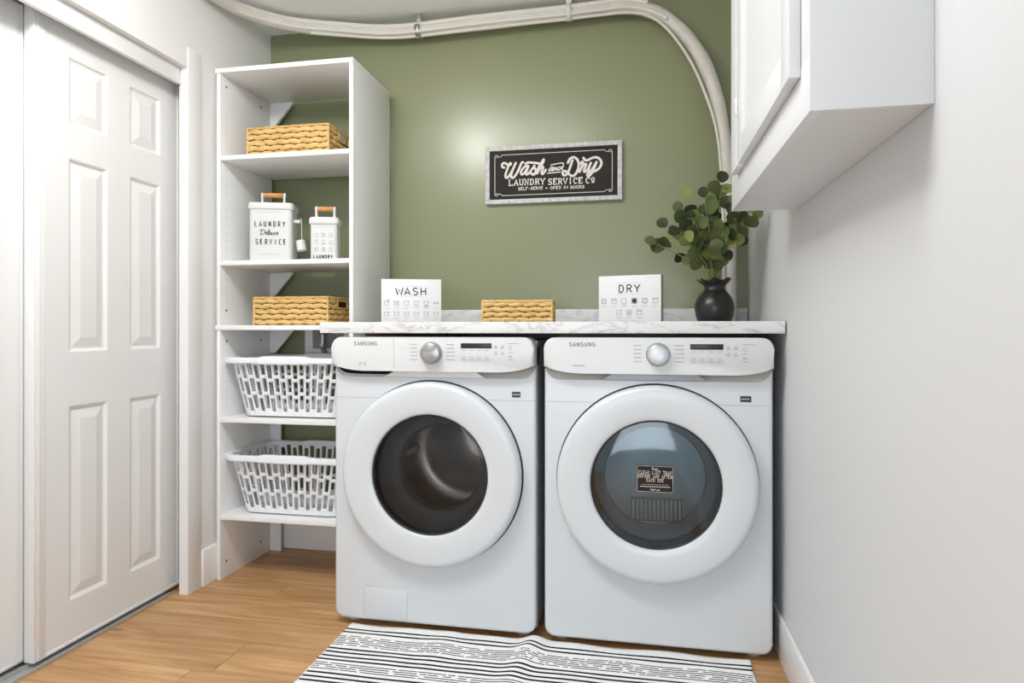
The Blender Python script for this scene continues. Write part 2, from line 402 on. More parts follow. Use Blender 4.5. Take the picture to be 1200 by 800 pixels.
# slab-serif capitals as strokes on a 1 x 1.4 cell
def glyph(c):
    e = 0.16
    S = lambda x, z: [(x - e, z), (x + e, z)]
    arc = lambda cx, cz, rx, rz, a0, a1, n=10: [(cx + rx * cos(R(a0 + (a1 - a0) * i / n)), cz + rz * sin(R(a0 + (a1 - a0) * i / n))) for i in range(n + 1)]
    t = 1.4
    D = {
        'L': [[(.2, t), (.2, 0)], S(.2, t), [(.04, 0), (.85, 0), (.85, .3)]],
        'A': [[(.12, 0), (.5, t), (.88, 0)], [(.27, .45), (.73, .45)], S(.12, 0), S(.88, 0)],
        'U': [[(.18, t)] + arc(.5, .4, .32, .4, 180, 360) + [(.82, t)], S(.18, t), S(.82, t)],
        'N': [[(.18, 0), (.18, t), (.82, 0), (.82, t)], S(.18, 0), S(.82, t), S(.12, t)],
        'D': [[(.2, 0), (.2, t)] + arc(.4, .7, .45, .7, 90, -90) + [(.2, 0)], [(.04, 0), (.3, 0)], [(.04, t), (.3, t)]],
        'R': [[(.2, 0), (.2, t)] + arc(.5, 1.05, .32, .35, 90, -90) + [(.2, .7)], [(.5, .7), (.85, 0)], S(.2, 0), [(.04, t), (.3, t)], [(.75, 0), (.98, 0)]],
        'Y': [[(.08, t), (.5, .6), (.92, t)], [(.5, .6), (.5, 0)], S(.5, 0), S(.08, t), S(.92, t)],
        'S': [arc(.5, 1.03, .32, .37, 20, 270) + arc(.5, .35, .34, .35, 90, -160), [(.83, 1.1), (.83, t)], [(.17, 0), (.17, .3)]],
        'E': [[(.85, t - .3), (.85, t), (.2, t), (.2, 0), (.85, 0), (.85, .3)], [(.2, .7), (.65, .7)], [(.04, 0), (.3, 0)], [(.04, t), (.3, t)]],
        'V': [[(.1, t), (.5, 0), (.9, t)], S(.1, t), S(.9, t)],
        'I': [[(.5, 0), (.5, t)], S(.5, 0), S(.5, t)],
        'C': [arc(.52, .7, .38, .7, 50, 310, 16), [(.83, .95), (.83, t)]],
        'O': [arc(.5, .7, .4, .7, 0, 360, 18)],
        'o': [arc(.5, .85, .3, .45, 0, 360, 16), [(.2, .12), (.8, .12)]],
        'T': [[(.06, t - .3), (.06, t), (.94, t), (.94, t - .3)], [(.5, t), (.5, 0)], S(.5, 0)],
        'P': [[(.2, 0), (.2, t)] + arc(.5, 1.0, .34, .4, 90, -90) + [(.2, .6)], S(.2, 0), [(.04, t), (.3, t)]],
        'B': [[(.2, 0), (.2, t)] + arc(.48, 1.05, .3, .35, 90, -90) + [(.2, .7), (.5, .7)] + arc(.5, .35, .34, .35, 90, -90) + [(.2, 0)], [(.04, 0), (.3, 0)], [(.04, t), (.3, t)]],
        'F': [[(.85, t - .3), (.85, t), (.2, t), (.2, 0)], [(.2, .7), (.65, .7)], S(.2, 0)],
        'H': [[(.18, 0), (.18, t)], [(.82, 0), (.82, t)], [(.18, .7), (.82, .7)], S(.18, 0), S(.18, t), S(.82, 0), S(.82, t)],
        '2': [[(.15, 1.1)] + arc(.5, 1.03, .34, .37, 160, -20) + [(.15, 0), (.88, 0)]],
        '4': [[(.68, 0), (.68, t), (.1, .4), (.92, .4)]],
        '-': [[(.15, .65), (.85, .65)]],
    }
    return D.get(c, [])
def slab_text(txt, parent, x0, x1, z0, z1, y, m, stroke=0.24, name='lettering', gap=1.12):
    b = B(); n = len(txt); tw = (n - 1) * gap + 1.0
    sx = (x1 - x0) / tw; sz = (z1 - z0) / 1.4
    for i, c in enumerate(txt):
        for st in glyph(c):
            b.ribbon([(x0 + (i * gap + px) * sx, z0 + pz * sz) for px, pz in st], stroke * min(sx, sz), y, round_=False)
    return b.build(name, m, parent, smooth=False, face_front=True)

def sans(c):
    arc = lambda cx, cz, rx, rz, a0, a1, n=10: [(cx + rx * cos(R(a0 + (a1 - a0) * i / n)), cz + rz * sin(R(a0 + (a1 - a0) * i / n))) for i in range(n + 1)]
    t = 1.4
    return {
        'L': [[(.2, t), (.2, 0), (.85, 0)]], 'A': [[(.05, 0), (.5, t), (.95, 0)], [(.22, .42), (.78, .42)]],
        'U': [[(.14, t)] + arc(.5, .4, .36, .4, 180, 360) + [(.86, t)]], 'N': [[(.14, 0), (.14, t)], [(.14, t), (.86, 0)], [(.86, 0), (.86, t)]],
        'D': [[(.16, 0), (.16, t)], [(.16, t)] + arc(.4, .7, .45, .7, 90, -90) + [(.16, 0)]], 'R': [[(.16, 0), (.16, t)], [(.16, t)] + arc(.5, 1.05, .34, .35, 90, -90) + [(.16, .7)], [(.48, .7), (.88, 0)]],
        'Y': [[(.05, t), (.5, .65), (.5, 0)], [(.95, t), (.5, .65)]], 'S': [arc(.5, 1.04, .34, .36, 30, 260) + arc(.5, .35, .37, .35, 75, -150)],
        'E': [[(.85, t), (.17, t), (.17, 0), (.85, 0)], [(.17, .72), (.75, .72)]], 'V': [[(.05, t), (.5, 0), (.95, t)]], 'I': [[(.5, 0), (.5, t)]],
        'C': [arc(.55, .7, .40, .7, 50, 310, 14)], 'G': [arc(.52, .7, .40, .7, 50, 330, 14) + [(.9, .62), (.56, .62)]],
        'M': [[(.08, 0), (.08, t)], [(.08, t), (.5, .12), (.92, t)], [(.92, t), (.92, 0)]], 'W': [[(-.08, t), (.24, 0), (.5, t * .8), (.76, 0), (1.08, t)]], 'H': [[(.14, 0), (.14, t)], [(.86, 0), (.86, t)], [(.14, .72), (.86, .72)]],
    }.get(c, [])
def sans_text(txt, parent, x, z, y, width, height, m, stroke, gap=1.3, name='lettering'):
    b = B(); n = len(txt); tw = (n - 1) * gap + 1.0; sx = width / tw; sz = height / 1.4
    for i, c in enumerate(txt):
        for st in sans(c):
            b.ribbon([(x - width / 2 + (i * gap + px) * sx, z - height / 2 + pz * sz) for px, pz in st], stroke, y, round_=False)
    return b.build(name, m, parent, smooth=False, face_front=True)

# ------------------------------------------------------------------ setting
WL, WR, YB, ZC = -1.695, 0.43, 2.78, 2.385
YN = -1.4                                   # where the modelled room stops, behind the camera
struct('ceiling', B().box(-2.0, WR + 0.1, YN, YB + 0.1, ZC, ZC + 0.08), M['ceiling'], smooth=False)
struct('wall_back', B().box(-1.9, WR + 0.1, YB, YB + 0.1, -0.02, ZC), M['green'], smooth=False)
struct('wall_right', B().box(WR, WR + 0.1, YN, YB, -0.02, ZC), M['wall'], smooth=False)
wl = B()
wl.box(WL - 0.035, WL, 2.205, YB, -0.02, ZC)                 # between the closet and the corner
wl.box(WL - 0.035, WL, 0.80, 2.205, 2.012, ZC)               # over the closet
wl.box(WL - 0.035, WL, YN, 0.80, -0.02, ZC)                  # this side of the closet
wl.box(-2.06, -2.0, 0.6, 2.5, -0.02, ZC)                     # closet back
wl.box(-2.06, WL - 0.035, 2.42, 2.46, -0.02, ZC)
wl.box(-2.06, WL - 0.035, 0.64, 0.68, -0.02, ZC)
struct('wall_left', wl, M['wall_lightened'], smooth=False)
struct('baseboard_left', B().box(WL, WL + 0.012, 2.283, 2.775, 0, 0.145, 0.003), M['trim'])
struct('baseboard_right', B().box(WR - 0.012, WR, YN, 2.775, 0, 0.135, 0.004), M['trim'])
struct('baseboard_back', B().box(WL + 0.013, WR - 0.013, YB - 0.012, YB, 0, 0.145, 0.003), M['trim'])
struct('trim_1', B().box(WL - 0.034, WL + 0.0035, 2.2055, 2.283, 0, 2.09, 0.0008), M['wall_lightened'])       # flat board beside the closet opening
tr2 = struct('trim_2', B().box(-1.735, -1.722, 0.8, 2.199, 1.958, 2.011, 0.002), M['trim'])
B().box(-1.735, -1.716, 0.8, 2.199, 1.946, 1.9575, 0.003).build('fascia_lip', M['trim'], tr2)                                                                   # track fascia over the doors
tr3 = struct('trim_3', B().box(-1.85, -1.7525, 0.8, 2.2, 0, 0.004), M['track'])
for x_ in (-1.757, -1.800): B().box(x_, x_ + .005, 0.8, 2.2, 0.003, 0.012, 0.001).build('guide_rail', M['track'], tr3)                                                                  # floor track

# floor of single planks
fl = struct('floor', B().box(-2.06, WR + 0.1, YN, YB + 0.1, -0.06, -0.012), M['dark'], smooth=False)
PW = 0.168; fr = random.Random(3)
row = 0; y = 2.23 - PW * 22
while y < YB:
    joints = [-2.0]
    x = -2.0 + fr.uniform(0.3, 1.6)
    if abs(y - 2.23) < 0.02: x = -1.365
    while x < WR - 0.1: joints.append(x); x += fr.uniform(1.1, 1.75)
    joints.append(WR)
    y0, y1 = max(y, YN), min(y + PW, YB)
    if y1 - y0 > 0.02 and y1 > YN:
        for a, c in zip(joints, joints[1:]):
            B().box(a + 0.0007, c - 0.0007, y0 + 0.0007, y1 - 0.0007, -0.012, 0.0, 0.0012, 1).build('plank', M['oak'], fl)
    y += PW; row += 1

# closet doors: six raised panels in a moulded slab
def closet_door(n, xf, y0, y1, mirror=False):
    """front face at x = xf facing +X"""
    zb, zt = 0.016, 1.985
    W_ = y1 - y0
    ys = [y0, y0 + 0.118, y0 + 0.272, y0 + 0.371, y0 + 0.520, y1]
    zs = [zb, 0.150, 0.770, 0.940, 1.556, 1.664, 1.878, zt]
    b = B(); bm = b.bm
    holes = {(i, j) for i in (1, 3) for j in (1, 3, 5)}
    for i in range(5):
        for j in range(7):
            a0, a1, c0, c1 = ys[i], ys[i + 1], zs[j], zs[j + 1]
            if (i, j) not in holes:
                b.quad((xf, a0, c0), (xf, a1, c0), (xf, a1, c1), (xf, a0, c1)); continue
            rings = []
            for ins, d in ((0, 0), (0.005, -0.002), (0.006, -0.005), (0.011, -0.0075), (0.014, -0.0085), (0.016, -0.0085)):
                rings.append([(xf + d, a0 + ins, c0 + ins), (xf + d, a1 - ins, c0 + ins), (xf + d, a1 - ins, c1 - ins), (xf + d, a0 + ins, c1 - ins)])
            b.grid(rings, close_u=True)
    # edges and back
    T = 0.03
    o_ = [(y0, zb), (y1, zb), (y1, zt), (y0, zt)]
    for k in range(4):
        p, q = o_[k], o_[(k + 1) % 4]
        b.quad((xf, p[0], p[1]), (xf - T, p[0], p[1]), (xf - T, q[0], q[1]), (xf, q[0], q[1]))
    b.quad(*[(xf - T, p[0], p[1]) for p in o_])
    d = struct('door_%d' % n, b, M['door'], merge=True, ang=20)
    for i in (1, 3):
        for j in (1, 3, 5):
            a0, a1, c0, c1 = ys[i] + .0155, ys[i + 1] - .0155, zs[j] + .0155, zs[j + 1] - .0155
            r = B(); rings = []
            for ins, h in ((0, -0.0085), (0.0, -0.0078), (0.030, -0.0015), (0.032, -0.0015)):
                rings.append([(xf + h, a0 + ins, c0 + ins), (xf + h, a1 - ins, c0 + ins), (xf + h, a1 - ins, c1 - ins), (xf + h, a0 + ins, c1 - ins)])
            V = r.grid(rings, close_u=True); r.bm.faces.new(V[-1])
            r.build('raised_panel', M['door'], d, ang=10)
    e = B(); yy = y0
    e.box(xf - T - 0.002, xf + 0.003, yy - 0.006, yy + 0.002, zb, zt, 0.001); e.box(xf, xf + 0.004, yy + 0.002, yy + 0.022, zb, zt, 0.0015); e.box(xf, xf + 0.002, yy + 0.022, yy + 0.034, zb, zt, 0.0008)
    e.build('edge_channel', M['trim'], d)
    k = B(); k.box(xf, xf + 0.003, y0 + 0.034, y1 - 0.001, zb, zb + 0.010, 0.001); k.box(xf, xf + 0.003, y1 - 0.012, y1 - 0.001, zb + .01, zt, 0.001)
    k.build('edge_trim', M['trim'], d)
    return d
closet_door(1, -1.775, 1.640, 2.262)
closet_door(2, -1.820, 1.026, 1.648)

# ------------------------------------------------------------------ shelving unit
sx0, sx1, sy0, sy1 = -1.680, -1.090, 2.360, 2.738
SH = thing('shelving_unit', 'tall white open shelving tower in the corner, holding baskets and tins', 'shelving', ((sx0 + sx1) / 2, 2.55, 0))
T = 0.016
pl = lambda b, n, **k: b.build(n, M['melamine'], SH, world=True, **k)
for z0, z1 in ((0.0, 1.010), (1.029, 2.047)):
    pl(B().box(sx0, sx0 + T, sy0, sy1, z0, z1, 0.001), 'side_panel'); pl(B().box(sx1 - T, sx1, sy0, sy1, z0, z1, 0.001), 'side_panel')
pl(B().box(sx0 - 0.004, sx1 + 0.001, sy0 - 0.004, sy1, 2.047, 2.065, 0.001), 'top_board')
pl(B().box(sx0 - 0.004, sx1 + 0.001, sy0 - 0.004, sy1, 1.010, 1.029, 0.001), 'fixed_shelf')
for z in (1.714, 1.289, 0.655, 0.262):
    pl(B().box(sx0 + T, sx1 - T, sy0 + 0.002, sy1 - 0.016, z - 0.018, z, 0.001), 'shelf')
for z in (2.047, 1.271, 1.010):
    x = sx0 + T
    pl(B().prism([(x, z), (x + 0.115, z), (x + 0.022, z - 0.105), (x, z - 0.105)], sy1 - 0.014, sy1), 'corner_gusset', smooth=False)
pl(B().box(sx0 + T, sx0 + T + 0.05, sy1 - 0.012, sy1, 0.0, 0.63), 'back_stile'); 
def dots(cols, zs, r, m, nm):
    b = B()
    for yy in cols:
        for z in zs:
            n = 8; x = sx0 + T + 0.0006
            b.bm.faces.new([b.bm.verts.new((x, yy + r * cos(2 * pi * k / n), z + r * sin(2 * pi * k / n))) for k in range(n)])
    b.build(nm, m, SH, world=True, smooth=False, kind='stuff')
zz = [0.32 + 0.032 * k for k in range(52) if not (0.97 < 0.32 + 0.032 * k < 1.07)]
dots((sy0 + 0.04, sy1 - 0.06), zz, 0.0022, M['hole_pale'], 'peg_holes')
dots((sy0 + 0.04, sy1 - 0.09), (2.005, 1.09, 0.965, 0.065), 0.0055, M['hole'], 'cam_holes')

# ------------------------------------------------------------------ woven baskets
def woven_basket(label, loc, rotz, W_, D_, H_, rows, group):
    """origin at the middle of the base; front at -D/2"""
    t = thing('woven_basket', label, 'basket', loc, rotz, group)
    rr = random.Random(int(W_ * 1000))
    hr = (H_ - 0.008) / rows
    wt = 0.007
    hw, hz0, hz1 = 0.045, H_ - 0.045, H_ - 0.014           # hand hole in the short sides
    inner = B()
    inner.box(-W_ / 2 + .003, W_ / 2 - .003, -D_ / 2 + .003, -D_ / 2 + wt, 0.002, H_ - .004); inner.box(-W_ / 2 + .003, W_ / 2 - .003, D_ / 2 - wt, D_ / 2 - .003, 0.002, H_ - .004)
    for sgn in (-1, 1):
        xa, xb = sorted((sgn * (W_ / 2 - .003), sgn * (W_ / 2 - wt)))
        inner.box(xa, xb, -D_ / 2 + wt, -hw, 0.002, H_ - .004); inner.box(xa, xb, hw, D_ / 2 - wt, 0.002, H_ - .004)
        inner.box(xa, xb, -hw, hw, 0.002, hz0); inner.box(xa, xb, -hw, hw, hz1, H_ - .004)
    inner.build('gap_shade_backing', M['basket_gap'], t, smooth=False)  # dark sheet behind the weave, paints the shade in its gaps
    B().box(-W_ / 2 + .004, W_ / 2 - .004, -D_ / 2 + .004, D_ / 2 - .004, 0, 0.006).build('base', M['straw'], t, smooth=False)
    def strip(b, fx, L0, L1, z0, z1, ph, per, flip):
        n = max(6, int((L1 - L0) / 0.003)); nt_ = 8; rows_ = []; hr_ = z1 - z0
        for j in range(nt_ + 1):
            tt = -1 + 2 * j / nt_; row = []
            for i in range(n + 1):
                s_ = L0 + (L1 - L0) * i / n
                p = (s_ * flip / per + ph + 0.16 * tt) % 1.0
                env = sin(pi * p) ** 0.5 if 0 < p < 1 else 0.0
                half = hr_ / 2 * (0.40 + 0.62 * env)
                d = 0.0075 * max(0.0, 1 - tt * tt) ** 0.5 * (0.15 + 0.85 * env)
                row.append(fx(s_, d, (z0 + z1) / 2 + tt * half))
            rows_.append(row)
        b.grid(rows_)
    for k in range(rows):
        z0, z1 = 0.002 + k * hr, 0.002 + (k + 1) * hr
        per = rr.uniform(0.050, 0.058)
        for side in ('f', 'b', 'l', 'r'):
            b = B(); ph = 0.5 * (k % 2) + rr.uniform(-.08, .08); fl_ = 1 if (k % 2 == 0) else -1
            if side in 'fb':
                sg = -1 if side == 'f' else 1
                strip(b, lambda s_, d, z: (s_, sg * (D_ / 2 - .002 + d - .001), z), -W_ / 2, W_ / 2, z0, z1, ph, per, fl_)
            else:
                sg = -1 if side == 'l' else 1
                fx = lambda s_, d, z: (sg * (W_ / 2 - .002 + d - .001), s_, z)
                if z1 > hz0 + 0.004 and z0 < hz1 - .004:
                    strip(b, fx, -D_ / 2, -hw, z0, z1, ph, per, fl_); b.build('woven_row', M['straw'], t, ang=60)
                    b = B(); strip(b, fx, hw, D_ / 2, z0, z1, ph, per, fl_)
                else:
                    strip(b, fx, -D_ / 2, D_ / 2, z0, z1, ph, per, fl_)
            b.build('woven_row', M['straw'], t, ang=60)
    rim = B(); c = [(-W_ / 2, -D_ / 2), (W_ / 2, -D_ / 2), (W_ / 2, D_ / 2), (-W_ / 2, D_ / 2)]
    for k in range(4):
        p, q = c[k], c[(k + 1) % 4]; n = 30
        pts = [(p[0] + (q[0] - p[0]) * i / n, p[1] + (q[1] - p[1]) * i / n, H_ - 0.004 + 0.0006 * sin(i * 1.9)) for i in range(n + 1)]
        rim.tube(pts, 0.0048, 8, fn=lambda u: 1 + 0.12 * sin(u * 60))
    rim.build('rim', M['straw'], t)
    for p in c: B().cyl((p[0], p[1], 0), (p[0], p[1], H_ - .004), 0.0045, 8).build('corner_cord', M['straw'], t)
    for sg in (-1, 1):
        x = sg * (W_ / 2 + .001); hf = B()
        hf.tube([(x, -hw, hz1), (x, -hw, hz0), (x, hw, hz0), (x, hw, hz1), (x, -hw, hz1)], 0.004, 8)
        hf.build('handle', M['straw'], t)
    return t
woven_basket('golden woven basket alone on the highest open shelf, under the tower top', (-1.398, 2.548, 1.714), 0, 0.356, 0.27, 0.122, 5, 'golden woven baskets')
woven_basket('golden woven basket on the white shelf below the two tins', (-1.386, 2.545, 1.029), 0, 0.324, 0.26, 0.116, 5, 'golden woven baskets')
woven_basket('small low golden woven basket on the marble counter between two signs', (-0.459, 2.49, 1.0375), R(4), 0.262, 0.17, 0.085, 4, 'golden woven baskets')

# ------------------------------------------------------------------ lidded tins
def rrect(w_, d_, r, n=6):
    pts = []
    for cx, cy, a0 in ((w_ / 2 - r, d_ / 2 - r, 0), (-w_ / 2 + r, d_ / 2 - r, 90), (-w_ / 2 + r, -d_ / 2 + r, 180), (w_ / 2 - r, -d_ / 2 + r, 270)):
        for k in range(n + 1):
            a = R(a0 + 90 * k / n); pts.append((cx + r * cos(a), cy + r * sin(a)))
    return pts
def loops(b, specs, cap0=True, cap1=True):
    """specs = [(w, d, r, z)]"""
    V = b.grid([[(x, y, z) for x, y in rrect(w_, d_, r)] for w_, d_, r, z in specs], close_u=True)
    if cap0: b.bm.faces.new(V[0][::-1])
    if cap1: b.bm.faces.new(V[-1])
    return b
def tin(label, loc, rz, w_, d_, h_, hw):
    t = thing('canister', label, 'canister', loc, rz)
    loops(B(), [(w_ - .004, d_ - .004, .014, 0), (w_, d_, .016, .003), (w_, d_, .016, h_)]).build('body', M['tin'], t)
    lid = loops(B(), [(w_ + .008, d_ + .008, .018, h_ - .016), (w_ + .012, d_ + .012, .02, h_ - .012), (w_ + .012, d_ + .012, .02, h_ + .004), (w_ + .004, d_ + .004, .018, h_ + .011), (w_ - .02, d_ - .02, .014, h_ + .013)]).build('lid', M['tin'], t)
    for sx in (-1, 1):
        B().lathe([(.0075, h_ + .012), (.0075, h_ + .018), (.005, h_ + .022), (.005, h_ + .040), (.0062, h_ + .044), (.0062, h_ + .056), (.004, h_ + .06)], (sx * hw, -.01, 0), seg=12, cap1=True).build('handle_post', M['tin'], t)
    B().lathe([(.002, -hw + .005), (.0105, -hw + .006), (.0105, hw - .006), (.002, hw - .005)], (0, -.01, h_ + .05), 'X', 16).build('handle', M['handle_wood'], t)
    return t
SHZ = 1.289
RZ1, W1_, D1_ = R(18), 0.170, 0.125
C1P = Vector((-1.505, 2.492, SHZ))
c1 = tin('larger white tin lettered LAUNDRY Deluxe SERVICE with a wooden lid handle', tuple(C1P), RZ1, W1_, D1_, 0.232, 0.044)
yf = -D1_ / 2 - .0006
sans_text('LAUNDRY', c1, -.002, .155, yf, .121, .021, M['ink'], .0034, 1.75)
sans_text('SERVICE', c1, .002, .082, yf, .121, .021, M['ink'], .0034, 1.75)
bd = B()
def mapc(p): return (((300 + p[0] / 16) - 317.5) / 49 * 0.170, (304 - (245 + p[1] / 16)) / 61 * .232 + .003)
for st in ([(132, 408), (118, 450), (100, 488), (140, 488), (178, 462), (186, 430), (165, 408), (115, 410), (92, 430)],
           [(200, 470), (222, 458), (222, 442), (205, 446), (196, 475), (210, 492), (235, 478), (268, 425), (262, 408), (250, 425), (238, 480), (255, 488), (282, 445), (272, 480), (285, 488), (312, 445), (302, 482), (318, 486)],
           [(330, 448), (345, 460), (350, 486), (365, 484)], [(375, 446), (352, 465), (332, 488)],
           [(385, 472), (412, 460), (418, 445), (400, 446), (388, 472), (400, 490), (432, 470)]):
    bd.ribbon([tuple(p)[:2] for p in catmull([(q[0], q[1], 0) for q in map(mapc, st)], 5)], 0.0028, yf)
bd.build('lettering', M['ink'], c1, smooth=False, face_front=True)
fp = B()
for z, w2 in ((.136, .04), (.101, .046)): fp.ribbon([(-w2, z), (w2, z)], 0.0008, yf, round_=False)
for k in range(16): fp.ribbon([(-.052 + k * .0066, .203), (-.048 + k * .0066, .203)], 0.004, yf, round_=False)
for k in range(11): fp.ribbon([(-.045 + k * .0085, .032), (-.041 + k * .0085, .032)], 0.004, yf, round_=False)
fp.build('fine_print', M['pale_ink'], c1, smooth=False, kind='stuff', face_front=True)
# bracket on the side of the large tin
hk = B(); hk.box(W1_ / 2 + .0005, W1_ / 2 + .026, -.030, -.012, .166, .180, .003)
hk.build('side_hook', M['tin'], c1)
sc = thing('laundry_scoop', 'small white scoop hanging from the side hook of the larger tin', 'scoop', tuple(C1P + Matrix.Rotation(RZ1, 3, 'Z') @ Vector((W1_ / 2 + .0275, -.021, .163))))
cb = B(); cb.tube(catmull([(-.006, 0, .0185), (.001, 0, .0205), (.0035, 0, .010), (.005, 0, -.05), (.007, 0, -.070)], 6), .0017, 6)
cb.build('handle', M['tin'], sc)
cb = B()
cb.lathe([(.018, -.022), (.020, -.020), (.020, .020), (.018, .022), (.016, .020), (.016, -.016)], (0, 0, 0), 'Z', 20, cap0=True, cap1=True)
bmesh.ops.rotate(cb.bm, verts=cb.bm.verts, cent=(0, 0, 0), matrix=Matrix.Rotation(R(-12), 3, 'Y')); bmesh.ops.translate(cb.bm, verts=cb.bm.verts, vec=(.002, 0, -.090))
cb.build('cup', M['tin'], sc)

c2 = tin('smaller white tin printed with rows of care symbols, wooden lid handle', (-1.263, 2.478, SHZ), R(16), 0.107, 0.10, 0.164, 0.036)
yf = -0.0506
sans_text('LAUNDRY', c2, -.002, .0155, yf, .076, .014, M['ink'], .0032, 1.45)
fp = B()
for k in range(12): fp.ribbon([(-.040 + k * .0066, .142), (-.036 + k * .0066, .142)], 0.004, yf, round_=False)
fp.ribbon([(-.045, .133), (.045, .133)], .0008, yf, round_=False)
for i in range(3):
    for j in range(3):
        fp.ribbon([(-.04 + i * .029, .105 - j * .029 - .010), (-.018 + i * .029, .105 - j * .029 - .010)], .0022, yf, round_=False)
fp.build('fine_print', M['pale_ink'], c2, smooth=False, kind='stuff', face_front=True)

def care_icon(b, kind, x, z, s, y):
    """small laundry care symbols drawn as strokes"""
    wd = s * 0.10
    tubp = [(-.5, .4), (-.36, -.45), (.36, -.45), (.5, .4)]
    sq = [(-.45, -.45), (.45, -.45), (.45, .45), (-.45, .45), (-.45, -.45)]
    A = lambda pts: b.ribbon([(x + p[0] * s, z + p[1] * s) for p in pts], wd, y, round_=False)
    circ = lambda r, cx=0, cz=0: A([(cx + r * cos(2 * pi * k / 14), cz + r * sin(2 * pi * k / 14)) for k in range(15)])
    if kind[0] == 't':
        A(tubp); A([(-.5, .34), (-.25, .26), (0, .34), (.25, .26), (.5, .34)])
        if 'h' in kind: b.quad(*[(x + p * s, y, z + q * s) for p, q in ((-.1, .25), (.15, .2), (.55, .7), (.3, .75))])
        if 'o' in kind: b.disc(x, z - .08 * s, .07 * s, y, 8)
        if '2' in kind: b.disc(x - .13 * s, z - .08 * s, .07 * s, y, 8); b.disc(x + .13 * s, z - .08 * s, .07 * s, y, 8)
        if '_' in kind: A([(-.4, -.62), (.4, -.62)])
        if '=' in kind: A([(-.4, -.62), (.4, -.62)]); A([(-.4, -.76), (.4, -.76)])
        if 'x' in kind: A([(-.55, -.45), (.55, .45)]); A([(-.55, .45), (.55, -.45)])
    elif kind[0] == 's':
        A(sq)
        if 'o' in kind: circ(.34)
        if 'k' in kind: b.disc(x, z, .40 * s, y, 14)
        if '-' in kind: A([(-.28, 0), (.28, 0)])
        if '|' in kind:
            for q in (-.2, 0, .2): A([(q, -.25), (q, .25)])
        if 'u' in kind: A([(-.42, .38), (-.2, .2), (.2, .2), (.42, .38)])
        if '_' in kind: A([(-.4, -.64), (.4, -.64)])
    elif kind[0] == 'w':
        A([(-.55, .2), (-.3, -.2), (0, .05), (.3, -.2), (.55, .2)]); A([(-.55, -.2), (-.3, .2), (0, -.05), (.3, .2), (.55, -.2)])
b = B()
for i, k in enumerate(('t', 'so', 's-', 'th', 's_', 't_', 'tx', 'so', 's-')):
    care_icon(b, k, -.029 + (i % 3) * .029, .105 - (i // 3) * .029, .013, yf)
b.build('care_symbols', M['grey_ink'], c2, smooth=False, face_front=True)

